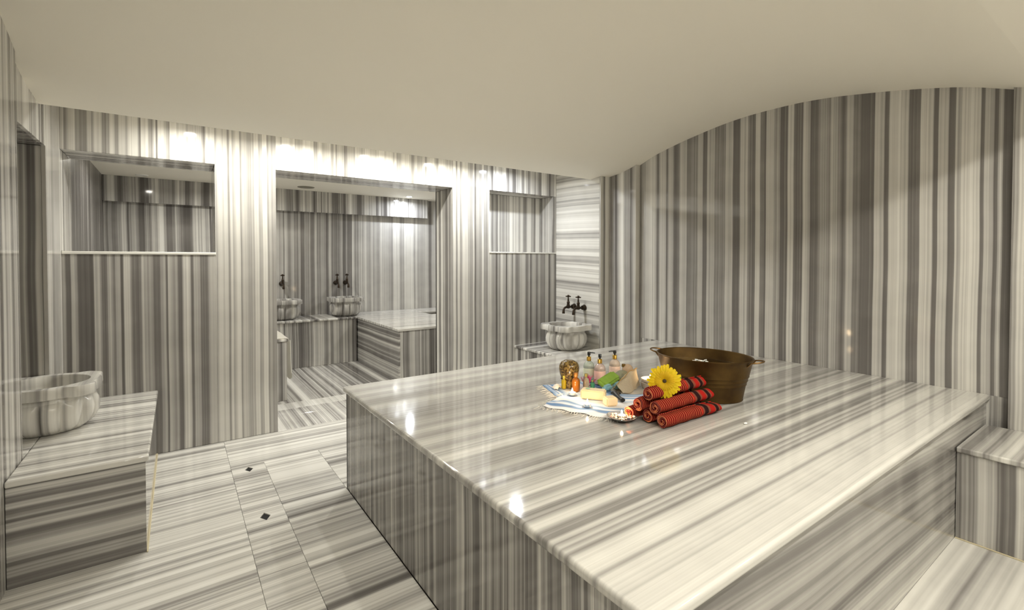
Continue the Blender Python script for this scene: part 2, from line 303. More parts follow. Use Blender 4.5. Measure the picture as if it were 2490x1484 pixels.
def drain_tile(y0, y1, yc, r, seed):
    xc = (CX0 + CX1) / 2
    bm = bmesh.new(); g = .0006
    O = [(CX0 + g, y0 + g), (CX1 - g, y0 + g), (CX1 - g, y1 - g), (CX0 + g, y1 - g)]
    I = [(xc, yc - r), (xc + r * .58, yc), (xc, yc + r), (xc - r * .58, yc)]
    for z, fl_ in ((0, 1), (-.03, 0)):
        o = [bm.verts.new((x, y, z)) for x, y in O]; i = [bm.verts.new((x, y, z)) for x, y in I]
        if fl_: to, ti = o, i
        else: bo, bi = o, i
    for k in range(4):
        k2 = (k + 1) % 4
        for a, b_ in ((to, ti), (bo, bi)):
            bm.faces.new((a[k], a[k2], b_[k])); bm.faces.new((a[k2], b_[k2], b_[k]))
        bm.faces.new((to[k], to[k2], bo[k2], bo[k])); bm.faces.new((ti[k], ti[k2], bi[k2], bi[k]))
    t = mo('drain_tile', bm, marble('Y', seed, bias=.1, contrast=.7), fl)
    bm = bmesh.new()
    a_ = [bm.verts.new((xc + (x - xc) * .97, yc + (y - yc) * .97, -.005)) for x, y in I]; b_ = [bm.verts.new((xc + (x - xc) * .97, yc + (y - yc) * .97, -.03)) for x, y in I]
    bm.faces.new(a_); bm.faces.new(b_[::-1])
    for k in range(4): bm.faces.new((a_[k], a_[(k + 1) % 4], b_[(k + 1) % 4], b_[k]))
    tag(mo('drain_hole_shade', bm, DARK, t), 'black fill painted as the shade inside the diamond drain hole')  # black plug in the hole, its colour stands in for the shade down there
drain_tile(3.38, 3.55, 3.477, .042, 13)
fs(CX0, CX1, 2.875, 3.38, 14, bias=.1, freq=1.3)
drain_tile(2.70, 2.875, 2.782, .044, 15)
yy = 2.70
for k, dy in enumerate((.14, .30, .25, .24, .3, .3, .3, .3)):
    fs(CX0, CX1, yy - dy, yy, 16 + k, bias=.06 if k % 2 else .12, freq=1.1); yy -= dy
fs(CX0, CX1, YF, yy, 30)
# doorway and inner room floor
fi = mo('floor', (lambda b: (box(b, (-.8, YT + .001, -.2), (4.0, 7.15, -.031)), b)[1])(bmesh.new()), GROUT)
tag(fi, 'striped grey marble floor of the inner bath room', kind='structure')
def fi_s(x0, x1, y0, y1, seed, axis='X', par=None, **k):
    slab('floor_slab', (x0, y0, -.03), (x1, y1, 0), marble(axis, seed, bias=k.pop('bias', .08), contrast=k.pop('contrast', .9), **k), par or fi, bev=.001, gap=.0006)
fi_s(.64, 1.42, YB, YT, 40, par=fl); fi_s(1.42, 2.2, YB, YT, 41, par=fl)
fi_s(.0, 1.42, YT, 4.69, 40); fi_s(1.42, 2.2, YT, 4.69, 41); fi_s(2.2, 3.5, YT, 4.69, 42)
for k in range(5): fi_s(.0 + .5 * k, .5 + .5 * k, 4.69, 4.89, 43 + k, bias=.22, contrast=.6)
fi_s(.0, 1.25, 4.89, 6.45, 50); fi_s(1.25, 2.0, 4.89, 6.45, 51, bias=-.02)

# ------------------------------------------------------------------ walls
wb = bmesh.new()
T = .02
for lo, hi in [((XL - .4, YB + T, 0), (.233 - T, YT - T, 1.39)), ((XL - .4, YB + T, 2.08), (.64, YT - T, 2.6)), ((.233 + T - .0, YB + T, 0), (.64 - T, YT - T, 2.08)), ((.64, YB + T, 2.085), (3.9, YT - T, 2.6)), ((2.198 + T, YB + T, 0), (2.626 - T, YT - T, 2.085)), ((2.626 - T, YB + T, 0), (3.9, YT - T, 1.42)), ((2.626 - T, 4.38, 1.42), (3.9, YT - T, 2.085)), ((3.49, YB + T, 1.42), (3.9, 4.38, 2.085)), ((-.98, YB + T, 1.39), (XL - T, YT - T, 2.08))]:
    box(wb, lo, hi)
WB = mo('wall_back', wb, GROUT); tag(WB, 'back wall clad in vertically striped grey marble with doorway and openings', kind='structure')
def wp(x0, x1, z0, z1, seed, y0=YB, y1=YB + T, par=None, name='marble_panel', axis='X', **k):
    return slab(name, (x0, y0, z0), (x1, y1, z1), marble(axis, seed, **k), par or WB)
wp(XL - .0105, .233, 0, 1.394, 60, bands=B60, bandmix=.85, wob=.006, bias=-.05, gain=1.5)
wp(.233, .64, 0, ZS, 61, bands=B61, bandmix=.85, wob=.006, bias=-.02, gain=1.4)
wp(XL - .0105, .233, 2.062, ZS, 62, bands=B62, bandmix=.88, wob=.003)
wp(.64, 2.198, 2.065, ZS, 63, bands=B63, bandmix=.88, wob=.003)
wp(2.198, 2.626, 0, ZS, 64, bands=B64, bandmix=.85, wob=.006, gain=1.45, bias=-.02)
wp(2.626, 3.52, 2.078, ZS, 65, bias=.08)
wp(3.475, 3.52, 1.446, 2.078, 66, bias=.1)
wp(2.626, 3.52, 0, 1.43, 67, bands=B67, bandmix=.85, wob=.006, gain=1.45, bias=-.02)
# sills
slab('sill', (XL, YB - .006, 1.394), (.236, YT, 1.414), marble('Y', 70, bias=.3, contrast=.4), WB, bev=.004, seg=2)
slab('sill', (2.622, YB - .006, 1.43), (3.524, 4.36, 1.446), marble('X', 71, bias=.3, contrast=.4), WB, bev=.004, seg=2)
# jambs, heads and inner faces
def jx(x0, x1, y0, y1, z0, z1, seed, **k): slab('jamb_panel', (x0, y0, z0), (x1, y1, z1), marble('Y', seed, **k), WB)
jx(XL - T, XL, YB + T * 0, YT, 1.414, 2.062, 72, bias=.14, rough=.25); jx(.233, .233 + T, YB + T, YT, 1.414, 2.062, 73, bias=.05)
jx(.64 - T, .64, YB + T, YT, 0, 2.065, 74, bias=.05); jx(2.198, 2.198 + T, YB + T, YT, 0, 2.065, 75, bias=.05, freq=1.4)
jx(2.626 - T, 2.626, YB + T, 4.36, 1.446, 2.078, 76, bias=.1); jx(3.475, 3.475 + T, YB + T, 4.36, 1.446, 2.078, 77, bias=.05)
slab('head_panel', (XL, YB + T, 2.062), (.233, YT, 2.08), marble('Y', 78, bias=.02, freq=1.5), WB)
slab('head_panel', (.64, YB + T, 2.065), (2.198, YT, 2.083), marble('Y', 79, bias=.02, freq=1.5), WB)
slab('head_panel', (2.626, YB + T, 2.078), (3.475, 4.36, 2.095), marble('Y', 80), WB)
wp(2.626, 3.475, 1.446, 2.078, 81, y0=4.36, y1=4.38, bias=.16, freq=1.3)
wp(-.67, .233, 0, 1.394, 82, y0=YT - T, y1=YT); wp(.233, .64, 0, 2.31, 83, y0=YT - T, y1=YT); wp(2.198, 3.9, 0, 2.31, 84, y0=YT - T, y1=YT)
wp(-.67, .233, 2.08, 2.31, 85, y0=YT - T, y1=YT); wp(.64, 2.198, 2.083, 2.31, 86, y0=YT - T, y1=YT)

# right wall
WR = mo('wall_right', (lambda b: (box(b, (3.76, YF - .1, 0), (3.95, YB, 2.7)), b)[1])(bmesh.new()), GROUT)
tag(WR, 'right wall of striped grey marble under the vault arch', kind='structure')
rwm = marble('Y', 90, bands=RW, bandmix=.84, wob=.006, bias=-.05, gain=1.2)
for y0, y1 in ((.536, 1.17), (1.17, 1.80), (1.80, 2.44), (2.44, 3.076)):
    slab('marble_panel', (XR, y0, 0), (3.76, y1, .60), marble('Y', 91, bias=-.06), WR, bev=.0006, gap=.0002)
    slab('marble_panel', (XR, y0, .60), (3.76, y1, 2.62), rwm, WR, bev=.0006, gap=.0002)
slab('pier_panel', (3.64, 3.076, 0), (3.76, 3.425, 2.62), marble('Y', 92, bias=.05, freq=1.2), WR)
slab('pier_panel', (3.52, 3.425, 0), (3.76, 3.445, 2.62), marble('X', 95, bias=.08, freq=1.2), WR)
slab('marble_panel', (3.52, 3.445, 0), (3.76, YB, 2.62), marble('Z', 93, bias=.2, freq=.9, slant=-.03, contrast=.8), WR)
slab('pier_panel', (3.64, YF, 0), (3.76, .536, 2.62), marble('Y', 94, bias=.04, freq=.8), WR)

# left wall with recess above the washing bench
XP = -.585
WL = bmesh.new()
for lo, hi in [((-1.2, YF - .1, 0), (XP - T, 3.03, 2.7)), ((-1.2, 3.03, 0), (-1.0, YB + .3, 2.7)), ((-1.0, 3.03, 2.02), (XL - T, YB, 2.7)), ((-1.0, 3.74, 0), (XL - T, YB, 2.02))]:
    box(WL, lo, hi)
WL = mo('wall_left', WL, GROUT); tag(WL, 'left wall of striped grey marble with a recess over the basin bench', kind='structure')
def lw(lo, hi, seed, axis='Y', name='marble_panel', **k): slab(name, lo, hi, marble(axis, seed, **k), WL)
lw((XP - T, 1.9, 0), (XP, 3.05, 2.62), 100, bias=.05, freq=1.2); lw((XP - T, .7, 0), (XP, 1.9, 2.62), 101, bias=.05); lw((XP - T, YF, 0), (XP, .7, 2.62), 102, bias=.05)
lw((-1.0, 3.03, 0), (XP - T, 3.05, 2.02), 103, axis='X', name='jamb_panel')
lw((XL - T, 3.05, 2.0), (XL, 3.72, ZS + .02), 104, bias=.15, freq=1.3)
lw((XL - T, 3.72, 0), (XL, YB, ZS + .02), 105, bias=.06, contrast=.45, freq=.6)
lw((-1.0, 3.72, .45), (XL - T, 3.74, 2.0), 106, axis='X', name='jamb_panel', bias=-.06)
lw((-1.0, 3.05, .45), (-.98, 3.72, 2.0), 107, bias=-.05)
lw((-1.0, 3.05, 2.0), (XL - T, 3.72, 2.02), 108, name='head_panel', bias=-.05)
# wall behind the camera
WF = mo('wall_front', (lambda b: (box(b, (-1.2, YF - .2, 0), (3.95, YF - T, 2.7)), b)[1])(bmesh.new()), GROUT)
tag(WF, 'front wall of striped grey marble opposite the doorway', kind='structure')
for k in range(6): slab('marble_panel', (XL + .717 * k, YF - T, 0), (XL + .717 * (k + 1), YF, ZS + .02), marble('X', 110 + k, bias=.05), WF)

# inner room walls
WI = mo('wall_inner_back', (lambda b: (box(b, (-.9, 7.02, 0), (4.1, 7.2, 2.6)), b)[1])(bmesh.new()), GROUT)
tag(WI, 'far wall of the inner bath room with an overhanging upper band', kind='structure')
for k, (a, e) in enumerate(((-.67, .4), (.4, 1.45), (1.45, 2.5), (2.5, 3.9))):
    slab('marble_panel', (a, 7.0, 0), (e, 7.02, 2.31), marble('X', 120 + k, bias=-.03, bands=BIN, bandmix=.8, wob=.008, gain=1.5) if k else marble('X', 120, bias=-.04, freq=.9), WI)
for k, (a, e) in enumerate(((-.67, .75), (.75, 2.0), (2.0, 3.25))):
    slab('upper_band', (a, 6.915, 2.022), (e, 7.0, 2.31), marble('X', 125 + k, bias=-.04 + .04 * k, freq=.8), WI)
o = mo('wall_inner_left', (lambda b: (box(b, (-.9, YT, 0), (-.69, 7.02, 2.6)), b)[1])(bmesh.new()), GROUT)
tag(o, 'left wall of the inner bath room in dark striped marble', kind='structure')
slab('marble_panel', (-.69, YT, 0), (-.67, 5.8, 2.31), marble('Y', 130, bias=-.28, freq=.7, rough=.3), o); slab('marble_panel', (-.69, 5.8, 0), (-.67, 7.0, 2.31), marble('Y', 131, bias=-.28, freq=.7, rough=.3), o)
o = mo('wall_inner_right', (lambda b: (box(b, (3.92, YT, 0), (4.1, 7.02, 2.6)), b)[1])(bmesh.new()), GROUT)
tag(o, 'right wall of the inner bath room in striped marble', kind='structure')
slab('marble_panel', (3.9, YT, 0), (3.92, 7.0, 2.31), marble('Y', 133), o)

# ------------------------------------------------------------------ platform
PT = .605
pf = thing('marble_platform', 'large heated marble platform in the middle of the room carrying the bath things', 'platform', (2.25, 1.74, 0))
pm = marble('Y', 140, bands=PLAT, bandmix=.9, wob=.008, bias=-.05, fine=.18)
slab('top_slab', (.795, .612, PT - .032), (XR, 2.872, PT), pm, pf, bev=.011, seg=4)
slab('side_panel', (.812, .632, 0), (.832, 2.852, PT - .032), marble('Y', 141, bias=-.10, freq=2.3, contrast=.8), pf)
slab('front_panel', (.812, .628, 0), (XR, .648, PT - .032), marble('Z', 142, bias=-.04, freq=.8, slant=.05, contrast=.7), pf)
slab('rear_panel', (.812, 2.838, 0), (XR, 2.858, PT - .032), marble('X', 143), pf)
slab('core', (.832, .648, 0), (XR - .001, 2.838, PT - .033), GROUT, pf, bev=0)

# ------------------------------------------------------------------ benches
def bench(label, x0, x1, y0, y1, h, seed, faces, ax='X', topax='Y', th=.028, over=.012, group=None, **k):
    b = thing('marble_bench', label, 'bench', ((x0 + x1) / 2, (y0 + y1) / 2, 0), group)
    lo = [x0, y0]; hi = [x1, y1]
    if 'x0' in faces: lo[0] -= over
    if 'x1' in faces: hi[0] += over
    if 'y0' in faces: lo[1] -= over
    if 'y1' in faces: hi[1] += over
    slab('top_slab', (lo[0], lo[1], h - th), (hi[0], hi[1], h), marble(topax, seed, **k), b, bev=.007, seg=3)
    if 'y0' in faces: slab('front_panel', (x0, y0, 0), (x1, y0 + .02, h - th), marble(faces['y0'], seed + 1, bias=faces.get('b', 0), slant=faces.get('s', 0), freq=faces.get('f', 1), bands=faces.get('bands'), bandmix=.88, gain=1.3), b)
    yy0 = y0 + .02 if 'y0' in faces else y0
    if 'x0' in faces: slab('side_panel', (x0, yy0, 0), (x0 + .02, y1, h - th), marble(faces['x0'], seed + 2, bias=faces.get('b', 0)), b)
    if 'x1' in faces: slab('side_panel', (x1 - .02, yy0, 0), (x1, y1, h - th), marble(faces['x1'], seed + 3, bias=faces.get('b', 0)), b)
    slab('core', (x0 + (.021 if 'x0' in faces else 0), yy0 + .001, 0), (x1 - (.021 if 'x1' in faces else 0), y1 - .001, h - th - .001), GROUT, b, bev=0)
    return b
b1 = bench('low striped marble bench by the left wall with a basin on it', -.584, -.128, 2.76, 4.115, .45, 150, {'y0': 'Z', 'x1': 'Y', 'b': -.03, 'f': .85, 's': 0, 'bands': BBF}, bias=.13, freq=1.9, contrast=.7)
slab('sealant_line', (-.1285, 2.752, 0), (-.122, 4.118, .006), SEAL, b1, bev=0)
slab('recess_ledge', (-.98, 3.051, .40), (-.5845, 3.719, .45), marble('Y', 150, bias=.13, freq=1.9, contrast=.7), WL)
slab('recess_ledge', (-.599, 3.721, .40), (-.5845, 4.118, .45), marble('Y', 150, bias=.13, freq=1.9, contrast=.7), WL)
b2 = bench('low striped marble bench in the far corner behind the platform under the paired taps', 2.945, 3.519, 3.427, 4.118, .45, 156, {'x0': 'Y', 'y0': 'X'}, bias=.06, freq=1.3)
b3 = bench('marble bench along the right wall beside the platform front', 3.09, 3.638, -.478, .626, .45, 162, {'x0': 'Y', 'b': .10}, topax='Y', bias=.04, freq=.7)
slab('sealant_line', (3.083, YF, 0), (3.0895, .626, .005), SEAL, b3, bev=0)
b4 = bench('low marble bench along the far inner wall carrying two basins', -.668, 1.97, 6.42, 6.998, .6, 168, {'y0': 'X', 'b': .0}, topax='X', bias=.1)
b6 = bench('marble bench end just inside the doorway on its left', -.668, .858, 4.99, 6.40, .6, 180, {'y0': 'X', 'x1': 'Y'}, topax='X', bias=.2)
# big inner block with a sunken pit
b5 = thing('marble_bench', 'tall marble block seat with a sunken pit at the right of the inner room', 'bench', (2.9, 6.0, 0))
m5 = marble('Y', 174, bias=.14, freq=1.5, contrast=.6)
for lo, hi in (((1.975, 4.968), (2.93, 6.998)), ((2.93, 4.968), (3.898, 6.12)), ((2.93, 6.50), (3.898, 6.998))):
    slab('top_slab', (lo[0], lo[1], .572), (hi[0], hi[1], .6), m5, b5, bev=.004, seg=2, gap=.0002)
slab('side_panel', (1.985, 4.98, 0), (2.005, 6.998, .572), marble('Z', 175, bias=-.04, freq=.9), b5)
slab('front_panel', (2.005, 4.98, 0), (3.898, 5.0, .572), marble('X', 176, bias=-.02), b5)
for lo, hi in (((2.01, 5.002), (2.92, 6.99)), ((2.92, 5.002), (3.89, 6.11)), ((2.92, 6.51), (3.89, 6.99))):
    slab('core', (lo[0], lo[1], .002), (hi[0], hi[1], .571), GROUT, b5, bev=0)
slab('pit_floor', (2.93, 6.12, .002), (3.88, 6.50, .25), marble('X', 177, bias=-.1), b5)

# ------------------------------------------------------------------ carved basins
def rim_r(t, R):
    q = (t + PI / 4) % (PI / 2) - PI / 4          # distance to nearest axis
    d = abs(abs(q) - PI / 4)                      # distance to nearest diagonal
    ear = 1 / (1 + math.exp((d - .26) / .035))
    return R * (.985 + .215 * ear + .02 * math.cos(4 * t))
def make_basin(label, loc, seed, group='carved marble wash basins', axis='X', bias=.12):
    b = thing('marble_basin', label, 'basin', loc, group)
    m = marble(axis, seed, freq=.8, bias=bias, contrast=.8, rough=.18)
    bm = bmesh.new()
    n = 144
    def fr(t, i, r):
        if i in (1, 2, 3, 4, 5, 6):
            k = (.35, .8, 1, 1, .8, .35)[i - 1]
            return r * (1 + .17 * k * (abs(math.cos(7 * t)) ** .45 - .75))
        return r
    pr = [(.125, 0), (.152, .004), (.186, .035), (.203, .08), (.207, .115), (.203, .145), (.197, .165), (.192, .17), (.188, .20), (.17, .20), (.168, .17), (.15, .08), (.10, .045), (0, .04)]
    lathe(bm, pr, n, fr=fr)
    mo('bowl', bm, m, b, smooth=True, local=True)
    bm = bmesh.new()
    pr = [(1, .198), (1.012, .204), (1.0, .247), (.99, .252), (.86, .252)]
    rings = []
    for i, (k, z) in enumerate(pr):
        ring = []
        for j in range(n):
            t = 2 * PI * j / n
            r = rim_r(t, .222) * k if i < 4 else .176
            ring.append(bm.verts.new((r * math.cos(t), r * math.sin(t), z)))
        rings.append(ring)
    rings.append([bm.verts.new((.17 * math.cos(2 * PI * j / n), .17 * math.sin(2 * PI * j / n), .24)) for j in range(n)])
    rings.append([bm.verts.new((.17 * math.cos(2 * PI * j / n), .17 * math.sin(2 * PI * j / n), .199)) for j in range(n)])
    for a, c_ in zip(rings, rings[1:] + rings[:1]):
        for j in range(n): bm.faces.new((a[j], a[(j + 1) % n], c_[(j + 1) % n], c_[j]))
    mo('rim', bm, m, b, smooth=True, local=True)
    return b
make_basin('carved marble basin on the bench at the left edge of the room', (-.575, 3.50, .4505), 200)
make_basin('carved marble basin in the corner beyond the platform, under two bronze taps', (3.27, 3.665, .45), 203, axis='Y')
make_basin('carved marble basin in the inner room under the pair of taps, beside the block seat', (1.9, 6.69, .6), 206, bias=.05)
make_basin('carved marble basin in the inner room partly hidden by the doorway pier', (1.10, 6.69, .6), 209, bias=.05)

# ------------------------------------------------------------------ bronze taps (wall at local y = 0, spout towards -y)
def make_tap(label, loc, rot, k=1.0):
    t = thing('wall_tap', label, 'tap', loc, 'bronze wall taps')
    def part(name, bm, par=t):
        bmesh.ops.transform(bm, verts=bm.verts, matrix=Matrix.Rotation(rot, 4, 'Z') @ Matrix.Scale(k, 4))
        return mo(name, bm, BRONZE, par, smooth=True, local=True)
    bm = bmesh.new(); m4 = Matrix.Rotation(PI / 2, 4, 'X')
    lathe(bm, [(.0, .0), (.027, .0), (.028, .006), (.022, .014), (.02, .03), (.012, .036), (0, .038)], 20)
    bmesh.ops.transform(bm, verts=bm.verts, matrix=m4); part('escutcheon', bm)
    bm = bmesh.new(); tube(bm, [(0, -.03, 0), (0, -.06, 0), (0, -.075, 0), (0, -.10, 0)], [.010, .011, .017, .012], 14)
    body = part('body', bm)
    bm = bmesh.new(); tube(bm, [(0, -.095, .0), (0, -.12, -.004), (0, -.135, -.02), (0, -.137, -.05), (0, -.137, -.058)], [.011, .010, .010, .013, .013], 14); part('spout', bm)
    bm = bmesh.new(); lathe(bm, [(.0, .01), (.016, .012), (.012, .03), (.015, .045), (.009, .055), (.007, .075), (.006, .085), (0, .086)], 16, c=(0, -.078, 0)); h = part('valve_stem', bm)
    bm = bmesh.new()
    sphere(bm, (0, -.078, .10), .014, 14, 8)
    for a in range(4):
        d = Vector((math.cos(a * PI / 2 + .4), math.sin(a * PI / 2 + .4), 0)); p = Vector((0, -.078, .098))
        tube(bm, [p, p + d * .018], .005, 8); sphere(bm, p + d * .021, .0065, 8, 6)
    part('handle', bm, h)
    return t
make_tap('left bronze tap of the pair over the far corner basin', (3.519, 3.81, .857), -PI / 2, 1.15)
make_tap('right bronze tap of the pair over the far corner basin', (3.519, 3.655, .857), -PI / 2, 1.15)
make_tap('left bronze tap of the pair on the inner far wall', (1.85, 6.999, 1.04), 0, 1.15)
make_tap('right bronze tap of the pair on the inner far wall', (1.985, 6.999, 1.04), 0, 1.15)
make_tap('single bronze tap on the inner wall close to the doorway pier', (1.145, 6.999, 1.045), 0, 1.15)

# ------------------------------------------------------------------ downlights
LENS = plain('lit_lens', (.9, .9, .9), .4, emit=(1, .95, .85), estr=45)
LENSC = plain('lit_lens_cool', (.9, .9, .9), .4, emit=(.9, .95, 1), estr=45)
def downlight(label, x, y, z, power, col, group, cool=False, spread=2.93):
    t = thing('ceiling_light', label, 'ceiling light', (x, y, z), group)
    bm = bmesh.new(); lathe(bm, [(.036, 0), (.05, 0), (.052, -.004), (.046, -.007), (.036, -.004), (.036, 0)], 28, close_ends=False)
    mo('trim_ring', bm, STEEL, t, smooth=True, local=True)
    bm = bmesh.new(); lathe(bm, [(0, -.012), (.018, -.0112), (.030, -.0075), (.0355, 0)], 28, close_ends=False)
    mo('lens', bm, LENSC if cool else LENS, t, local=True)
    l = bpy.data.lights.new('lamp', 'AREA'); l.shape = 'DISK'; l.size = .068; l.energy = power; l.color = col; l.spread = spread
    o = bpy.data.objects.new('lamp', l); COL.objects.link(o); o.parent = t; o.location = (0, 0, -.0135)
    return t
LX = [.094, .764, 1.438, 2.085, 2.739]
ords = ['first', 'second', 'third', 'fourth', 'fifth']
for k, x in enumerate(LX):
    downlight('recessed ceiling light hidden in the trough over the doorway wall, %s from the left' % ords[k], x, 3.81, ZS, P_BACK * (.75 if k == 0 else 1), COOL if k == 4 else NEUT, 'recessed trough lights', k == 4)
for k, x in enumerate(LX):
    downlight('recessed ceiling light in the trough above the camera side, %s from the left wall' % ords[k], x, -.20, ZS, P_FRONT, WARM, 'recessed trough lights', spread=PI)
downlight('bright round ceiling light near the far right of the inner room', 2.83, 6.66, 2.31, P_INNER * .55, COOL, 'inner room ceiling lights', True)
downlight('added fill light over the block seat, out of view behind the doorway pier', 3.4, 5.3, 2.31, P_INNER, NEUT, 'inner room ceiling lights')  # added lamp, placed unseen to keep the inner room bright
downlight('round inner ceiling light seen only as a reflection through the left opening', -.30, 5.65, 2.31, P_INNER * .28, NEUT, 'inner room ceiling lights')
downlight('added fill light out of view behind the pier between the opening and the doorway', .6, 6.0, 2.31, P_INNER * .9, NEUT, 'inner room ceiling lights')  # extra unseen lamp, added to lift the left of the inner room
v = thing('ceiling_vent', 'round grey vent in the inner room ceiling seen through the doorway', 'vent', (1.38, 6.6, 2.31))
VM = plain('vent_grey', (.26, .24, .19), .5)
bm = bmesh.new(); lathe(bm, [(.075, 0), (.085, -.004), (.10, -.004), (.104, 0)], 32, close_ends=False); mo('trim_ring', bm, VM, v, smooth=True, local=True)
bm = bmesh.new(); lathe(bm, [(0, -.003), (.055, -.008), (.075, -.002), (.075, 0), (0, 0)], 32, close_ends=False); mo('grille', bm, VM, v, smooth=True, local=True)
v = thing('ceiling_vent', 'small white round fitting in the inner ceiling seen through the left opening', 'vent', (-.31, 6.72, 2.31))
bm = bmesh.new(); lathe(bm, [(.03, 0), (.045, -.008), (.055, -.008), (.06, 0)], 28, close_ends=False); mo('trim_ring', bm, STEEL, v, smooth=True, local=True)
bm = bmesh.new(); lathe(bm, [(0, -.004), (.03, -.004), (.03, 0), (0, 0)], 28, close_ends=False); mo('cover', bm, STEEL, v, local=True)

# ------------------------------------------------------------------ things on the platform
Z0 = PT
# --- copper tub
TUBM = None
def tub_mat():
    m, nd, lk, b = newmat('aged_copper'); nt = m.node_tree
    tc = N(nt, 'ShaderNodeTexCoord'); nz = N(nt, 'ShaderNodeTexNoise'); nz.inputs['Scale'].default_value = 9; nz.inputs['Detail'].default_value = 6
    lk.new(tc.outputs['Object'], nz.inputs['Vector'])
    rp = N(nt, 'ShaderNodeValToRGB'); e = rp.color_ramp.elements
    e[0].position = .3; e[0].color = (.060, .032, .010, 1); e[1].position = .7; e[1].color = (.14, .082, .022, 1)
    lk.new(nz.outputs['Fac'], rp.inputs[0]); lk.new(rp.outputs[0], b.inputs['Base Color'])
    b.inputs['Metallic'].default_value = .8
    r2 = N(nt, 'ShaderNodeMapRange'); r2.inputs[3].default_value = .34; r2.inputs[4].default_value = .55
    lk.new(nz.outputs['Fac'], r2.inputs[0]); lk.new(r2.outputs[0], b.inputs['Roughness'])
    return m
COPPER = tub_mat()
tub = thing('copper_tub', 'oval copper tub with two loop handles holding water on the platform', 'tub', (2.387, 1.535, Z0))
AX = math.atan2(-.96, .26)
def tubpart(name, bm, mat, smooth=True, par=None):
    bmesh.ops.transform(bm, verts=bm.verts, matrix=Matrix.Rotation(AX, 4, 'Z'))
    return mo(name, bm, mat, par or tub, smooth=smooth, local=True)
def ell(t, i, r): return (r, r * .80)
bm = bmesh.new()
pr = [(0, .006), (.19, .006), (.198, .0), (.203, .004), (.202, .012), (.216, .085), (.2195, .088), (.219, .094), (.2225, .106), (.226, .109), (.2255, .115), (.229, .128), (.2325, .131), (.232, .137), (.25, .214), (.255, .218), (.257, .2235), (.253, .226), (.247, .222), (.22, .10), (.198, .016), (0, .014)]
lathe(bm, pr, 72, fr=ell); tubpart('tub_body', bm, COPPER)
WATER = plain('water', (.9, .95, .95), .02, trans=1.0, ior=1.33)
bm = bmesh.new(); lathe(bm, [(0, .168), (.2345, .168), (.234, .1655), (0, .1655)], 72, fr=ell, close_ends=False); tubpart('water', bm, WATER)
WIRE = plain('copper_wire', (.16, .09, .03), .35, metal=.8)
for s in (-1, 1):
    bm = bmesh.new()
    pts = [(s * .236, -.052, .196), (s * .252, -.05, .214)] + [(s * (.254 + .05 * math.sin(a)), -.05 * math.cos(a), .217 + .008 * math.sin(a)) for a in [PI * k / 10 for k in range(11)]] + [(s * .252, .05, .214), (s * .236, .052, .196)]
    tube(bm, pts, .0042, 8); tubpart('handle', bm, WIRE)
FOAM = plain('white_foam', (.9, .9, .87), .7, sss=.3)
bm = bmesh.new()
for k in range(26):
    a = random.gauss(PI, .25); r_ = random.uniform(.06, .15)
    sphere(bm, (-.05 + random.gauss(0, .035), .10 + random.gauss(0, .022), .169), random.uniform(.003, .008), 8, 6, (1, 1, .6))
o = tubpart('foam_bubbles', bm, FOAM); tag(o, 'white foam floating on the water', kind='stuff')
# --- rolled towels
def towel_mat():
    m, nd, lk, b = newmat('red_striped_cotton'); nt = m.node_tree
    tc = N(nt, 'ShaderNodeTexCoord'); sp = N(nt, 'ShaderNodeSeparateXYZ'); lk.new(tc.outputs['Object'], sp.inputs[0])
    # fine pinstripes
    mm = N(nt, 'ShaderNodeMath', operation='MULTIPLY'); mm.inputs[1].default_value = 78.0; lk.new(sp.outputs[0], mm.inputs[0])
    fr = N(nt, 'ShaderNodeMath', operation='FRACT'); lk.new(mm.outputs[0], fr.inputs[0])
    r1 = N(nt, 'ShaderNodeValToRGB'); e = r1.color_ramp.elements; r1.color_ramp.interpolation = 'LINEAR'
    e[0].position = .0; e[0].color = (.17, .008, .009, 1); e[1].position = .66; e[1].color = (.15, .006, .008, 1)
    for p_, c_ in ((.76, (.55, .17, .06)), (.85, (.55, .17, .06)), (.95, (.17, .008, .009))):
        q = e.new(p_); q.color = (*c_, 1)
    lk.new(fr.outputs[0], r1.inputs[0])
    # broad bands near the far end
    r2 = N(nt, 'ShaderNodeValToRGB'); r2.color_ramp.interpolation = 'CONSTANT'
    mr = N(nt, 'ShaderNodeMapRange'); mr.inputs[1].default_value = 0; mr.inputs[2].default_value = .42; lk.new(sp.outputs[0], mr.inputs[0])
    e = r2.color_ramp.elements; red = (.36, .014, .010); blk = (.020, .008, .008); org = (.20, .06, .035)
    e[0].position = 0; e[0].color = (*red, 1); e[1].position = .63; e[1].color = (*org, 1)
    for p_, c_ in ((.665, blk), (.74, org), (.775, red), (.845, org), (.865, blk), (.925, org), (.95, red)):
        q = e.new(p_); q.color = (*c_, 1)
    lk.new(mr.outputs[0], r2.inputs[0])
    gt = N(nt, 'ShaderNodeMath', operation='GREATER_THAN'); gt.inputs[1].default_value = .255; lk.new(sp.outputs[0], gt.inputs[0])
    mx = N(nt, 'ShaderNodeMix', data_type='RGBA'); lk.new(gt.outputs[0], mx.inputs[0]); lk.new(r1.outputs[0], mx.inputs[6]); lk.new(r2.outputs[0], mx.inputs[7])
    lk.new(mx.outputs[2], b.inputs['Base Color']); b.inputs['Roughness'].default_value = .95; b.inputs['Specular IOR Level'].default_value = .1
    wv = N(nt, 'ShaderNodeTexNoise'); wv.inputs['Scale'].default_value = 350; lk.new(tc.outputs['Object'], wv.inputs['Vector'])
    bp = N(nt, 'ShaderNodeBump'); bp.inputs['Strength'].default_value = .35; bp.inputs['Distance'].default_value = .002
    lk.new(wv.outputs['Fac'], bp.inputs['Height']); lk.new(bp.outputs['Normal'], b.inputs['Normal'])
    return m
TOWEL = towel_mat()
HEM = plain('pale_hem_thread', (.50, .20, .15), .9)
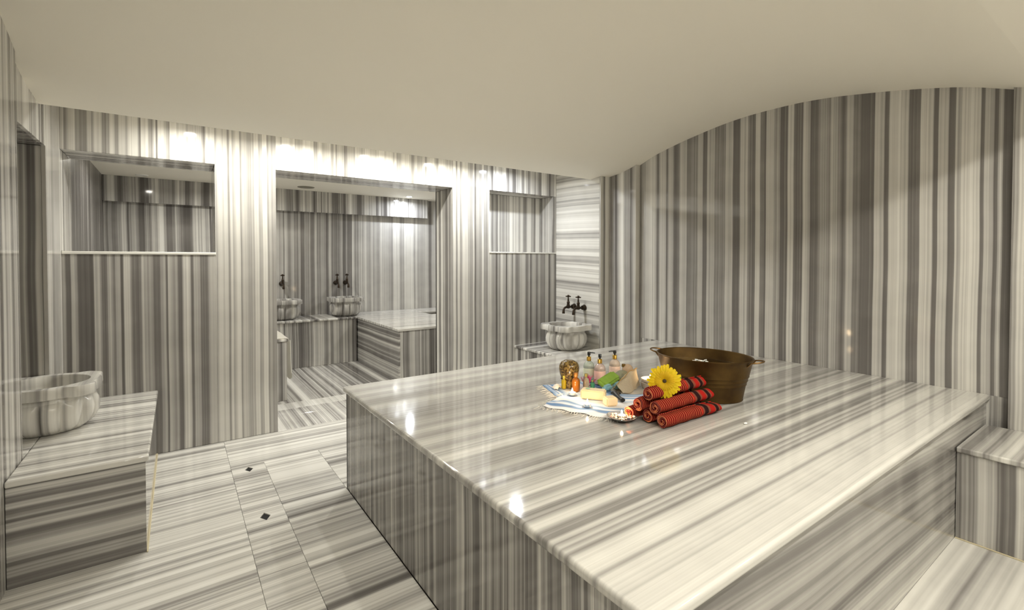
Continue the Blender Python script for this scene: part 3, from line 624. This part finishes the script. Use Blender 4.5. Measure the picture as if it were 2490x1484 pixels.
INNER = plain('dark_red_cotton', (.20, .008, .010), .95, var=.3, bscale=120)
def towel(label, x, y, z, L, r, seed, yaw=0.0, flat=0.0, mat=None):
    t = thing('rolled_towel', label, 'towel', (x, y, z), 'rolled red towels piled on the platform')
    t.rotation_euler = (0, 0, yaw)
    rn = random.Random(seed); ph = rn.uniform(0, 6.28)
    turns, th = 4.2, .0048
    n = int(turns * 22)
    def spiral(off, x_):
        out = []
        for k in range(n + 1):
            a = k / n * turns * 2 * PI
            rr = (r - .0015) * (1 - .80 * (k / n)) + off
            wob = 1 + .05 * math.sin(3 * a + ph) + .03 * math.sin(5 * a + 2 * ph)
            f_ = flat * max(0, (x_ - .55 * L) / (.45 * L)) ** 1.5
            yy_ = rr * wob * math.cos(-a + ph) * (1 + .35 * f_); zz_ = rr * wob * math.sin(-a + ph) * (1 - .30 * f_)
            out.append((yy_, zz_ - .25 * f_ * r))
        return out
    bm = bmesh.new(); secs = 14; rows = []
    for s_ in range(secs + 1):
        x_ = L * s_ / secs
        jit = .0025 * math.sin(s_ * 1.9 + ph)
        row = [bm.verts.new((x_ + (.004 * math.sin(k * .21 + ph) if s_ in (0, secs) else 0), a_ + jit, b_)) for k, (a_, b_) in enumerate(spiral(0, x_))]
        row2 = [bm.verts.new((x_ + (.004 * math.sin(k * .21 + ph) if s_ in (0, secs) else 0), a_ + jit, b_)) for k, (a_, b_) in enumerate(spiral(-th, x_))]
        rows.append((row, row2))
    for (a0, a1), (c0, c1) in zip(rows, rows[1:]):
        for k in range(n):
            bm.faces.new((a0[k], a0[k + 1], c0[k + 1], c0[k])); bm.faces.new((a1[k], c1[k], c1[k + 1], a1[k + 1]))
        bm.faces.new((a0[0], c0[0], c1[0], a1[0])); bm.faces.new((a0[n], a1[n], c1[n], c0[n]))
    for (a0, a1) in (rows[0], rows[-1]):
        for k in range(n): bm.faces.new((a0[k], a0[k + 1], a1[k + 1], a1[k]))
    mo('cloth_roll', bm, mat or TOWEL, t, smooth=True, local=True)
    # stitched hem following the spiral at the near end
    bm = bmesh.new(); sp_ = spiral(-th * .2, 0)
    tube(bm, [(-.001 + .004 * math.sin(k * .21 + ph), a_ + .0025 * math.sin(ph), b_) for k, (a_, b_) in enumerate(sp_) if k % 2 == 0], .0006, 5)
    mo('hem', bm, HEM, t, smooth=True, local=True)
    return t
RR = .033
towel('front red striped towel roll on the bottom row, nearest the camera', 1.752, 1.325, Z0 + RR, .415, RR, 1, flat=.8)
towel('middle red striped towel roll in the second row of the pile', 1.752, 1.3675, Z0 + RR + .0505, .42, RR, 2, yaw=.01, flat=.4)
towel('topmost red striped towel roll under the yellow flower', 1.760, 1.408, Z0 + RR + .101, .42, RR, 3, yaw=.015, flat=.4)
towel('bottom row red towel roll end, second from the front', 1.760, 1.41, Z0 + RR, .38, RR, 4)
towel('bottom row red towel roll end beside the blue cloth, farthest left', 1.725, 1.495, Z0 + RR + .0005, .38, RR, 5)
towel('second row red towel roll end, behind the middle roll', 1.735, 1.4525, Z0 + RR + .0505, .38, RR, 6)
# --- yellow gerbera
fw_ = thing('gerbera_flower', 'yellow gerbera daisy leaning on the towel rolls in front of the tub', 'flower', (1.865, 1.40, .786))
YEL = plain('yellow_petal', (.90, .72, .015), .55, sss=.15, var=.12, bscale=60)
YEL2 = plain('inner_yellow_petal', (.85, .62, .01), .6, var=.15, bscale=90)
BRN = plain('dark_flower_eye', (.05, .03, .008), .8, bump=.4, bscale=300)
GRN = plain('green_stem', (.12, .25, .04), .6)
nrm = (Vector((0, 0, 1.35)) - Vector((1.865, 1.40, .786))).normalized()
RF = nrm.to_track_quat('Z', 'Y').to_matrix().to_4x4()
def fpart(name, bm, mat):
    bmesh.ops.transform(bm, verts=bm.verts, matrix=Matrix.Translation(nrm * .012) @ RF); return mo(name, bm, mat, fw_, smooth=True, local=True)
for layer, (cnt, r1, r2, wd, lift) in enumerate(((28, .014, .076, .0135, 0), (26, .012, .066, .0125, .005), (26, .008, .045, .0095, .009))):
    for k in range(cnt):
        a = 2 * PI * (k + .37 * layer) / cnt + random.uniform(-.05, .05); rr2 = r2 * random.uniform(.93, 1.05)
        bm = bmesh.new(); rows = []
        for s_ in range(6):
            f_ = s_ / 5; rr = r1 + (rr2 - r1) * f_
            wdt = wd * (.45 + 1.1 * f_ - .25 * f_ * f_) * (1 if f_ < .9 else .55)
            zz = lift + .010 * math.sin(f_ * 2.2) - .004 * f_
            rows.append([bm.verts.new((rr, -wdt * .5, zz)), bm.verts.new((rr, 0, zz - .0015)), bm.verts.new((rr, wdt * .5, zz))])
        for p_, q_ in zip(rows, rows[1:]):
            for j in range(2): bm.faces.new((p_[j], p_[j + 1], q_[j + 1], q_[j]))
        bmesh.ops.solidify(bm, geom=list(bm.faces), thickness=.0006)
        bmesh.ops.transform(bm, verts=bm.verts, matrix=Matrix.Rotation(a, 4, 'Z'))
        fpart('petal', bm, YEL if layer < 2 else YEL2)
bm = bmesh.new(); sphere(bm, (0, 0, .010), .009, 14, 8, (1, 1, .5)); fpart('flower_eye', bm, BRN)
bm = bmesh.new(); tube(bm, [Vector((0, 0, .004)), Vector((.0, .002, -.008)), Vector((.03, .012, -.014)), Vector((.075, .02, -.016))], .003, 8); fpart('stem', bm, GRN)

# --- blue and white fringed cloth
def cloth_mat():
    m, nd, lk, b = newmat('blue_white_weave'); nt = m.node_tree
    uv = N(nt, 'ShaderNodeTexCoord'); nz = N(nt, 'ShaderNodeTexNoise'); nz.inputs['Scale'].default_value = 25; lk.new(uv.outputs['Object'], nz.inputs['Vector'])
    at = N(nt, 'ShaderNodeAttribute'); at.attribute_name = 'band'
    rp = N(nt, 'ShaderNodeValToRGB'); e = rp.color_ramp.elements; rp.color_ramp.interpolation = 'LINEAR'
    wht = (.78, .78, .80); blu = (.15, .26, .46); lb = (.42, .53, .68)
    e[0].position = 0; e[0].color = (*blu, 1); e[1].position = 1; e[1].color = (*wht, 1)
    for p_, c_ in ((.06, lb), (.10, blu), (.14, wht), (.17, blu), (.22, lb), (.25, wht), (.34, wht), (.38, lb), (.42, wht), (.60, wht), (.64, lb), (.68, blu), (.72, lb), (.76, wht), (.80, blu), (.86, blu), (.9, wht)):
        q = e.new(p_); q.color = (*c_, 1)
    lk.new(at.outputs['Fac'], rp.inputs[0]); lk.new(rp.outputs[0], b.inputs['Base Color']); b.inputs['Roughness'].default_value = .95
    return m
CLOTH = cloth_mat()
ck = thing('fringed_cloth', 'blue and white striped fringed cloth spread under the soaps and candles', 'cloth', (1.8, 1.85, Z0))
FLAT = [(1.875, 2.075, .075), (1.845, 1.985, .04), (1.825, 2.065, .03), (1.925, 1.985, .035), (1.955, 1.963, .03), (1.965, 2.02, .03), (1.815, 1.80, .085), (1.815, 1.695, .06), (2.07, 1.955, .11), (1.995, 1.895, .06), (2.085, 1.895, .06), (2.10, 1.86, .12), (1.93, 1.75, .10), (1.772, 1.935, .04), (1.692, 1.735, .04), (1.69, 1.512, .09), (2.19, 1.795, .08), (1.815, 2.085, .06), (2.072, 2.112, .05), (2.075, 2.022, .05)]
def patch(c00, c10, c11, c01, nu, nv, h, seed, zoff, bandaxis):
    rn = random.Random(seed); bm = bmesh.new(); lay = bm.verts.layers.float.new('band'); g = []
    for i in range(nu + 1):
        row = []
        for j in range(nv + 1):
            u_, v_ = i / nu, j / nv
            x = (1 - u_) * (1 - v_) * c00[0] + u_ * (1 - v_) * c10[0] + u_ * v_ * c11[0] + (1 - u_) * v_ * c01[0]
            y = (1 - u_) * (1 - v_) * c00[1] + u_ * (1 - v_) * c10[1] + u_ * v_ * c11[1] + (1 - u_) * v_ * c01[1]
            wv = h * (.5 + .5 * math.sin(9 * u_ + 4 * v_ + seed)) * (.4 + .6 * math.sin(PI * min(1, u_ * 1.5))) + .6 * h * (.5 + .5 * math.sin(23 * v_ + 9 * u_ + seed * 2)) * (.5 + .5 * math.sin(13 * u_ - 5 * v_))
            edge = min(u_, 1 - u_, v_, 1 - v_)
            wv *= min(1, .25 + edge * 6)
            for fx, fy, fr_ in FLAT:
                d_ = math.hypot(x - fx, y - fy) / fr_
                if d_ < 2.1: wv *= max(0, min(1, (d_ - .9) / 1.2))
            x += .008 * math.sin(7 * v_ * PI + seed); y += .006 * math.sin(5 * u_ * PI + seed)
            v = bm.verts.new((x, y, Z0 + .0015 + zoff + wv)); v[lay] = (u_, v_)[bandaxis]; row.append(v)
        g.append(row)
    for i in range(nu):
        for j in range(nv): bm.faces.new((g[i][j], g[i + 1][j], g[i + 1][j + 1], g[i][j + 1]))
    # underside and hem
    lo = []
    for row in g:
        r2 = []
        for v in row:
            q = bm.verts.new((v.co.x, v.co.y, v.co.z - .001)); q[lay] = v[lay]; r2.append(q)
        lo.append(r2)
    for i in range(nu):
        for j in range(nv): bm.faces.new((lo[i][j], lo[i][j + 1], lo[i + 1][j + 1], lo[i + 1][j]))
    for i in range(nu):
        for j in (0, nv): bm.faces.new((g[i][j], g[i + 1][j], lo[i + 1][j], lo[i][j]))
    for j in range(nv):
        for i in (0, nu): bm.faces.new((g[i][j], g[i][j + 1], lo[i][j + 1], lo[i][j]))
    return bm
o = mo('cloth_sheet', patch((1.771, 2.199), (1.683, 1.968), (2.04, 1.80), (2.13, 2.10), 36, 50, .010, 1, 0, 1), CLOTH, ck, smooth=True)
o = mo('cloth_sheet', patch((1.77, 1.985), (1.516, 1.888), (1.67, 1.508), (2.20, 1.65), 50, 64, .015, 2, .002, 0), CLOTH, ck, smooth=True)
FRN = plain('cream_fringe', (.75, .72, .66), .95)
bm = bmesh.new(); rn = random.Random(5)
def fringe(a, b_, n, out, ln):
    for k in range(n):
        f_ = (k + rn.uniform(0, .8)) / n; p = Vector((a[0] + (b_[0] - a[0]) * f_, a[1] + (b_[1] - a[1]) * f_, Z0 + .004))
        d = Vector((out[0] + rn.gauss(0, .35), out[1] + rn.gauss(0, .35), 0)).normalized() * ln * rn.uniform(.6, 1.2)
        q = p + d; q.z = Z0 + .0014; mid = p + d * .5 + Vector((rn.gauss(0, .004), rn.gauss(0, .004), 0)); mid.z = Z0 + .0035
        tube(bm, [p, mid, q], [.0013, .0012, .0009], 5)
fringe((1.771, 2.199), (1.683, 1.968), 22, (-1, .35), .045); fringe((1.50, 1.888), (1.67, 1.508), 40, (-1, -.45), .04); fringe((1.76, 1.99), (1.52, 1.895), 18, (-.4, 1), .035)
o = mo('fringe', bm, FRN, ck); tag(o, 'cream knotted fringe threads', kind='stuff')

# --- bottles
def glass(name, col, rough=.05): return plain(name, col, rough, trans=.92, ior=1.45)
GOLD = plain('gold_collar', (.62, .42, .10), .3, metal=.9)
BLACK = plain('black_plastic', (.012, .012, .012), .35)
def pump(label, x, y, colr, nozzle, labcol):
    t = thing('soap_bottle', label, 'bottle', (x, y, Z0 + (.0062 if x < 2.2 else .0005)), 'pump soap bottles')
    bm = bmesh.new(); lathe(bm, [(0, 0), (.031, 0), (.034, .004), (.0345, .03), (.034, .09), (.030, .105), (.020, .117), (.011, .122), (.011, .128), (0, .128)], 32)
    mo('bottle_body', bm, plain('tinted_liquid_bottle', colr, .12, trans=.55, ior=1.4), t, smooth=True, local=True)
    bm = bmesh.new(); lathe(bm, [(.0348, .03), (.0352, .032), (.0348, .078), (.0343, .08), (.0343, .03)], 32, close_ends=False); mo('paper_label', bm, plain('soap_label', labcol, .5, var=.12, bscale=70), t, smooth=True, local=True)
    bm = bmesh.new(); lathe(bm, [(0, .124), (.0135, .124), (.014, .127), (.0135, .148), (.010, .150), (0, .150)], 24); mo('collar', bm, GOLD, t, smooth=True, local=True)
    bm = bmesh.new(); lathe(bm, [(0, .149), (.005, .149), (.005, .157), (.0095, .158), (.0095, .176), (.008, .178), (0, .178)], 20)
    hd = mo('pump_head', bm, BLACK, t, smooth=True, local=True)
    bm = bmesh.new(); d = Vector((math.cos(nozzle), math.sin(nozzle), 0)); tube(bm, [Vector((0, 0, .173)), Vector((0, 0, .173)) + d * .022, Vector((0, 0, .170)) + d * .038], [.0045, .004, .003], 8); mo('nozzle', bm, BLACK, hd, smooth=True, local=True)
    return t
CAMR = Vector((.817, -.577, 0))
aR = math.atan2(-.577, .817)
pump('green tinted pump soap bottle with a black pump, leftmost of three', 2.072, 2.112, (.80, .90, .80), aR, (.75, .80, .62))
pump('pink pump soap bottle in the middle of three, pump facing forward', 2.075, 2.022, (.93, .74, .68), aR - PI / 2, (.86, .55, .50))
pump('peach pump soap bottle, rightmost of three', 2.262, 2.075, (.93, .78, .66), aR + PI, (.84, .62, .52))
# thin dark frame printed on the pink bottle label is part of the label relief
t = thing('perfume_bottle', 'small round peach glass perfume bottle beside the peach soap bottle', 'bottle', (2.40, 2.09, Z0))
bm = bmesh.new(); sphere(bm, (0, 0, .036), .036, 24, 14, (1, 1, 1)); mo('glass_ball', bm, plain('peach_glass', (.85, .62, .42), .1, trans=.6), t, smooth=True, local=True)
bm = bmesh.new(); lathe(bm, [(0, .066), (.012, .066), (.013, .07), (.012, .084), (0, .086)], 16, c=(-.022, .015, -.012)); mo('cap', bm, plain('bronze_cap', (.25, .17, .05), .35, metal=.8), t, smooth=True, local=True)
# --- mottled brown globe jar and oil bottles
def mottled():
    m, nd, lk, b = newmat('mottled_amber_glass'); nt = m.node_tree
    tc = N(nt, 'ShaderNodeTexCoord'); nz = N(nt, 'ShaderNodeTexNoise'); nz.inputs['Scale'].default_value = 90; nz.inputs['Detail'].default_value = 2; lk.new(tc.outputs['Object'], nz.inputs['Vector'])
    rp = N(nt, 'ShaderNodeValToRGB'); e = rp.color_ramp.elements; e[0].position = .42; e[0].color = (.09, .05, .015, 1); e[1].position = .62; e[1].color = (.42, .28, .08, 1)
    lk.new(nz.outputs['Fac'], rp.inputs[0]); lk.new(rp.outputs[0], b.inputs['Base Color']); b.inputs['Roughness'].default_value = .15; b.inputs['Transmission Weight'].default_value = .35
    return m
t = thing('glass_jar', 'dark mottled amber glass jar with a rounded top behind the oil bottles', 'jar', (1.875, 2.075, Z0 + .0062))
bm = bmesh.new(); lathe(bm, [(0, 0), (.040, 0), (.044, .004), (.046, .05), (.055, .08), (.0595, .105), (.058, .125), (.048, .145), (.028, .156), (0, .159)], 36); mo('jar_body', bm, mottled(), t, smooth=True, local=True)
bm = bmesh.new(); lathe(bm, [(.047, .045), (.050, .048), (.049, .053), (.046, .054)], 36, close_ends=False); mo('jar_band', bm, plain('dark_band', (.08, .045, .012), .3, metal=.5), t, smooth=True, local=True)
def vial(label, x, y, col, h, r, capcol, trans=.5):
    t = thing('oil_bottle', label, 'bottle', (x, y, Z0 + .0062), 'small oil bottles')
    bm = bmesh.new(); lathe(bm, [(0, 0), (r * .9, 0), (r, .003), (r, h * .55), (r * .85, h * .66), (r * .4, h * .74), (r * .4, h * .84), (0, h * .84)], 24); mo('bottle_body', bm, plain('oil_glass', col, .08, trans=trans), t, smooth=True, local=True)
    bm = bmesh.new(); lathe(bm, [(0, h * .80), (r * .52, h * .80), (r * .55, h * .83), (r * .5, h), (0, h)], 18); mo('cap', bm, plain('bottle_cap', capcol, .4, metal=.3), t, smooth=True, local=True)
vial('amber oil bottle in front of the mottled jar', 1.845, 1.985, (.45, .15, .015), .105, .024, (.35, .16, .04))
vial('yellow oil vial leaning beside the mottled jar', 1.825, 2.065, (.82, .60, .03), .075, .014, (.60, .45, .06))
vial('clear little oil bottle with a greenish cap right of the amber one', 1.925, 1.985, (.80, .80, .55), .088, .018, (.36, .30, .10), .7)
vial('green glass vial next to the magenta tuft', 1.955, 1.963, (.10, .42, .22), .05, .013, (.25, .30, .12))
# --- magenta tuft
t = thing('flower_tuft', 'magenta feathery flower tuft lying against the pink bottle', 'flower', (1.965, 2.02, Z0 + .0062))
MAG = plain('magenta_petal', (.70, .02, .16), .7)
rn = random.Random(11)
for k in range(26):
    d = Vector((rn.gauss(.25, .3), rn.gauss(.1, .3), rn.uniform(.5, 1.2))).normalized(); ln = rn.uniform(.04, .075)
    bm = bmesh.new(); p = Vector((rn.gauss(0, .006), rn.gauss(0, .006), 0)); sd = d.cross(Vector((0, 0, 1))).normalized()
    tube(bm, [p, p + d * ln * .5 + sd * rn.gauss(0, .004), p + d * ln], [.0022, .0034, .0012], 6); mo('petal', bm, MAG, t, smooth=True, local=True)
# --- soaps
def bar(name, label, cat, c, size, rot, mat, group=None, bev=.006, tilt=(0, 0), part='soap_body', extra=None):
    t = thing(name, label, cat, c, group)
    bm = bmesh.new(); a, b_, h = [v / 2 for v in size]; box(bm, (-a, -b_, 0), (a, b_, 2 * h))
    bmesh.ops.bevel(bm, geom=list(bm.edges), offset=bev, segments=3, affect='EDGES')
    M = Matrix.Rotation(rot, 4, 'Z') @ Matrix.Rotation(tilt[0], 4, 'X') @ Matrix.Rotation(tilt[1], 4, 'Y')
    bmesh.ops.transform(bm, verts=bm.verts, matrix=M)
    mz = min(v.co.z for v in bm.verts); bmesh.ops.translate(bm, verts=bm.verts, vec=(0, 0, -mz))
    mo(part, bm, mat, t, smooth=True, local=True)
    if extra: extra(t, M, mz)
    return t
SOAP = plain('cream_olive_soap', (.82, .66, .42), .5, var=.10, bscale=25, sss=.1, bump=.1)
STAMP = plain('green_stamp', (.35, .55, .36), .6)
def stamp(t, M, mz):
    bm = bmesh.new(); lathe(bm, [(0, .0505), (.012, .0505), (.012, .0497), (0, .0497)], 20, c=(-.03, 0, 0), close_ends=False)
    bmesh.ops.transform(bm, verts=bm.verts, matrix=M); bmesh.ops.translate(bm, verts=bm.verts, vec=(0, 0, -mz)); mo('stamp', bm, STAMP, t, local=True)
bar('soap_bar', 'large cream olive oil soap block with a pale green stamp', 'soap', (1.825, 1.825, Z0 + .0062), (.13, .066, .048), -.95, SOAP, 'cream soap blocks', extra=stamp)
bar('soap_bar', 'small cream soap block cut beside the large one', 'soap', (1.81, 1.69, Z0 + .0062), (.062, .055, .042), -.35, SOAP, 'cream soap blocks')
GSOAP = plain('green_soap', (.22, .36, .05), .3, var=.25, bscale=30, coat=.4)
TEAL = plain('teal_soap', (.20, .40, .46), .35, var=.15, bscale=40, coat=.3)
bar('soap_bar', 'shiny green soap bar propped behind the teal one', 'soap', (2.07, 1.955, Z0 + .0062), (.17, .07, .035), .30, GSOAP, None, tilt=(.55, -.18), bev=.012)
bar('soap_bar', 'teal blue soap bar in front of the green one', 'soap', (1.995, 1.885, Z0 + .0062), (.075, .04, .034), .25, TEAL, 'teal soap bars', bev=.012)
bar('soap_bar', 'second teal soap bar tucked behind the cream mitt', 'soap', (2.085, 1.89, Z0 + .0062), (.075, .04, .034), .35, TEAL, 'teal soap bars', bev=.012)
# pumice oval
t = thing('pumice_stone', 'grey green oval pumice stone behind the green soap', 'stone', (2.22, 1.985, Z0 + .0012))
bm = bmesh.new(); sphere(bm, (0, 0, .036), .07, 24, 14, (1.15, .55, .5)); bmesh.ops.rotate(bm, verts=bm.verts, cent=(0, 0, .03), matrix=Matrix.Rotation(.4, 3, 'Z'))
mo('stone_body', bm, plain('grey_pumice', (.22, .22, .15), .8, bump=.5, bscale=80, var=.2), t, smooth=True, local=True)
bm = bmesh.new(); tube(bm, [(-.04, -.01, .055), (0, .004, .0625), (.04, .015, .053)], .003, 6); mo('cord', bm, FRN, t, smooth=True, local=True)
# --- bath mitt: a folded wedge of coarse cream weave
t = thing('bath_mitt', 'cream woven bath mitt folded upright beside the white dish', 'mitt', (2.115, 1.835, Z0 + .0062))
MITT = plain('cream_weave', (.66, .58, .44), .95, bump=.5, bscale=160, var=.15)
bm = bmesh.new(); g = []
for i in range(13):
    f_ = i / 12; row = []
    for j in range(13):
        q = j / 12 * 2 - 1
        hh = (.04 + .055 * math.sin(f_ * 2.0)) * (1 - abs(q) ** 2.2) + .004
        row.append(bm.verts.new((-.11 + .22 * f_ + .012 * math.sin(q * 3), q * (.040 + .012 * math.sin(f_ * 5)) + .02 * f_ * f_, hh + .004 * math.sin(f_ * 14 + q * 5))))
    g.append(row)
for i in range(12):
    for j in range(12): bm.faces.new((g[i][j], g[i + 1][j], g[i + 1][j + 1], g[i][j + 1]))
bmesh.ops.solidify(bm, geom=list(bm.faces), thickness=.005); bmesh.ops.rotate(bm, verts=bm.verts, cent=(0, 0, 0), matrix=Matrix.Rotation(.12, 3, 'Z'))
mo('mitt_cloth', bm, MITT, t, smooth=True, local=True)
bm = bmesh.new(); SEAM = plain('brown_seam_cord', (.30, .20, .08), .9)
tube(bm, [Matrix.Rotation(.12, 3, 'Z') @ Vector((-.11 + .22 * f_, .02 * f_ * f_ - .004, .050 + .055 * math.sin(f_ * 2.0) + .004 * math.sin(f_ * 14))) for f_ in [k / 12 for k in range(13)]], .0028, 6); mo('seam_cord', bm, SEAM, t, smooth=True, local=True)
# --- black handled brush
t = thing('bath_brush', 'black bath brush lying under the mitt beside the soap blocks', 'brush', (1.925, 1.74, Z0 + .0085))
bm = bmesh.new(); pts = [(-.05 + .16 * f_, .085 - .17 * f_, .012 - .002 * f_) for f_ in [k / 10 for k in range(11)]]
tube(bm, [(.04, .06, .012), (.02, .03, .012), (0, 0, .012), (-.018, -.03, .012), (-.03, -.06, .012)], [.018, .016, .010, .012, .013], 12); bmesh.ops.scale(bm, verts=bm.verts, vec=(1, 1, .8)); mo('handle', bm, BLACK, t, smooth=True, local=True)
bm = bmesh.new(); box(bm, (.03, .045, .0), (.075, .085, .01)); bmesh.ops.bevel(bm, geom=list(bm.edges), offset=.003, segments=2, affect='EDGES'); mo('bristles', bm, plain('dark_bristles', (.03, .03, .03), .9, bump=.6, bscale=300), t, smooth=True, local=True)

# --- candles, dish and shells
WAX = plain('white_wax', (.92, .86, .76), .5, sss=.4)
TIN = plain('tealight_tin', (.75, .74, .72), .25, metal=.9)
FLAME = plain('candle_flame', (1, .8, .5), .5, emit=(1.0, .72, .40), estr=60)
def tealight(label, x, y, z):
    t = thing('tea_light', label, 'candle', (x, y, z), 'lit tea lights')
    bm = bmesh.new(); lathe(bm, [(0, 0), (.0185, 0), (.0195, .002), (.0195, .0155), (.0190, .016), (.0182, .0155), (.018, .013)], 24, close_ends=False); mo('tin_cup', bm, TIN, t, smooth=True, local=True)
    bm = bmesh.new(); lathe(bm, [(0, .011), (.006, .011), (.0178, .0128), (.0178, .003), (0, .003)], 24, close_ends=False); mo('wax', bm, WAX, t, smooth=True, local=True)
    bm = bmesh.new(); lathe(bm, [(0, .014), (.0035, .017), (.0052, .022), (.004, .029), (.0018, .036), (0, .041)], 12); mo('flame', bm, FLAME, t, smooth=True, local=True)
    l = bpy.data.lights.new('candle_glow', 'POINT'); l.energy = .2; l.color = (1, .68, .36); l.shadow_soft_size = .006
    o = bpy.data.objects.new('candle_glow', l); COL.objects.link(o); o.parent = t; o.location = (0, 0, .05)
tealight('lit tea light on the far lobe of the fringed cloth', 1.772, 1.935, Z0 + .0062)
tealight('lit tea light in the middle of the fringed cloth before the soap', 1.692, 1.735, Z0 + .0062)
DISH = plain('clear_glass_dish', (.92, .93, .93), .05, trans=.85)
PETM = [plain('dried_petal', c_, .8) for c_ in ((.82, .62, .48), (.85, .75, .62), (.08, .07, .10), (.75, .45, .35))]
t = thing('glass_dish', 'shallow glass dish of dried petals at the front edge of the cloth', 'dish', (1.690, 1.505, Z0 + .0055))
bm = bmesh.new(); lathe(bm, [(0, 0), (.035, 0), (.05, .004), (.068, .016), (.070, .018), (.066, .018), (.048, .007), (0, .004)], 32); mo('dish_body', bm, DISH, t, smooth=True, local=True)
rn = random.Random(3)
for k in range(26):
    a = rn.uniform(0, 6.28); r_ = rn.uniform(.025, .055); bm = bmesh.new()
    sphere(bm, (0, 0, 0), .009, 8, 6, (1, .7, .35)); bmesh.ops.rotate(bm, verts=bm.verts, cent=(0, 0, 0), matrix=Matrix.Rotation(a * 2, 3, 'Z') @ Matrix.Rotation(rn.gauss(0, .4), 3, 'X')); bmesh.ops.translate(bm, verts=bm.verts, vec=(r_ * math.cos(a), r_ * math.sin(a), .0105 + (r_ - .025) * .28))
    mo('dried_petal', bm, PETM[k % 4 if k % 8 != 6 else 2] if k % 4 != 2 or k % 8 == 2 else PETM[1], t, smooth=True, local=True)
tealight('lit tea light standing in the glass dish of petals', 1.690, 1.505, Z0 + .0102)
t = thing('ceramic_dish', 'white stacked ceramic dish between the mitt and the flower', 'dish', (2.265, 1.80, Z0 + .0012))
CER = plain('white_ceramic', (.80, .77, .73), .3)
bm = bmesh.new(); lathe(bm, [(0, 0), (.045, 0), (.05, .004), (.056, .03), (.058, .034), (.052, .034), (.048, .030), (0, .028)], 32); mo('lower_bowl', bm, plain('grey_ceramic', (.50, .46, .42), .4), t, smooth=True, local=True)
bm = bmesh.new(); lathe(bm, [(0, .0285), (.03, .0285), (.045, .04), (.052, .052), (.053, .055), (.048, .055), (.04, .044), (0, .040)], 32); mo('upper_bowl', bm, CER, t, smooth=True, local=True)
tealight('lit tea light on top of the white ceramic dish', 2.265, 1.80, Z0 + .0418)
def shell(label, x, y, s, rz, z=.0062):
    t = thing('sea_shell', label, 'shell', (x, y, Z0 + z), 'white sea shells')
    bm = bmesh.new(); g = []
    for i in range(9):
        row = []
        for j in range(25):
            a = -1.25 + 2.5 * j / 24; r_ = s * i / 8
            row.append(bm.verts.new((r_ * math.cos(a), r_ * math.sin(a), .45 * s * math.sin(PI * min(.98, .12 + i / 9)) * math.cos(a * .9) + .04 * s * math.cos(12 * a) * i / 8)))
        g.append(row)
    for i in range(8):
        for j in range(24):
            if i == 0:
                try: bm.faces.new((g[0][0], g[1][j], g[1][j + 1]))
                except ValueError: pass
            else: bm.faces.new((g[i][j], g[i + 1][j], g[i + 1][j + 1], g[i][j + 1]))
    bmesh.ops.remove_doubles(bm, verts=bm.verts, dist=1e-6)
    bmesh.ops.solidify(bm, geom=list(bm.faces), thickness=-.002); bmesh.ops.rotate(bm, verts=bm.verts, cent=(0, 0, 0), matrix=Matrix.Rotation(rz, 3, 'Z'))
    mz = min(v.co.z for v in bm.verts); bmesh.ops.translate(bm, verts=bm.verts, vec=(0, 0, -mz))
    mo('shell_valve', bm, plain('white_shell', (.85, .76, .66), .4), t, smooth=True, local=True)
    bm = bmesh.new(); sphere(bm, (0, 0, .006), .006, 10, 6, (1, 1.4, .8)); mo('hinge', bm, plain('shell_hinge', (.70, .58, .46), .5), t, smooth=True, local=True)
shell('white sea shell at the left end of the cloth beside the jar', 1.815, 2.085, .045, 2.4)
t = thing('petal_scrap', 'tiny white scrap lying alone on the platform right of the towels', 'scrap', (2.112, 1.144, Z0 + .0005))
bm = bmesh.new(); sphere(bm, (0, 0, .004), .009, 10, 6, (1.2, .7, .42)); mo('scrap_body', bm, FOAM, t, smooth=True, local=True)
# --- white cloth over the inner bench end
WCL = plain('white_cotton', (.82, .80, .74), .95, bump=.2, bscale=200)
t = thing('draped_towel', 'white cloth draped over the bench end inside the doorway', 'cloth', (.80, 5.3, .6))
bm = bmesh.new(); rows = []
for i in range(17):
    f_ = i / 16; y = 4.975 + 1.0 * f_
    pts = [(.50, .604), (.62, .605), (.74, .606), (.84, .607), (.873, .602), (.883, .585), (.886, .54), (.888, .45), (.892, .33), (.90 + .01 * math.sin(9 * f_), .22 - .05 * math.sin(7 * f_))]
    rows.append([bm.verts.new((x + .004 * math.sin(11 * f_ + k) * (k > 5), y, z + .002 * math.sin(9 * f_ + k))) for k, (x, z) in enumerate(pts)])
for a_, b_ in zip(rows, rows[1:]):
    for k in range(len(a_) - 1): bm.faces.new((a_[k], a_[k + 1], b_[k + 1], b_[k]))
bmesh.ops.solidify(bm, geom=list(bm.faces), thickness=.003)
mo('towel_sheet', bm, WCL, t, smooth=True)
bm = bmesh.new(); tube(bm, [(.886 + .001 * k, 4.972, .585 - .04 * k) for k in range(9)], .003, 6); mo('hem', bm, WCL, t, smooth=True)
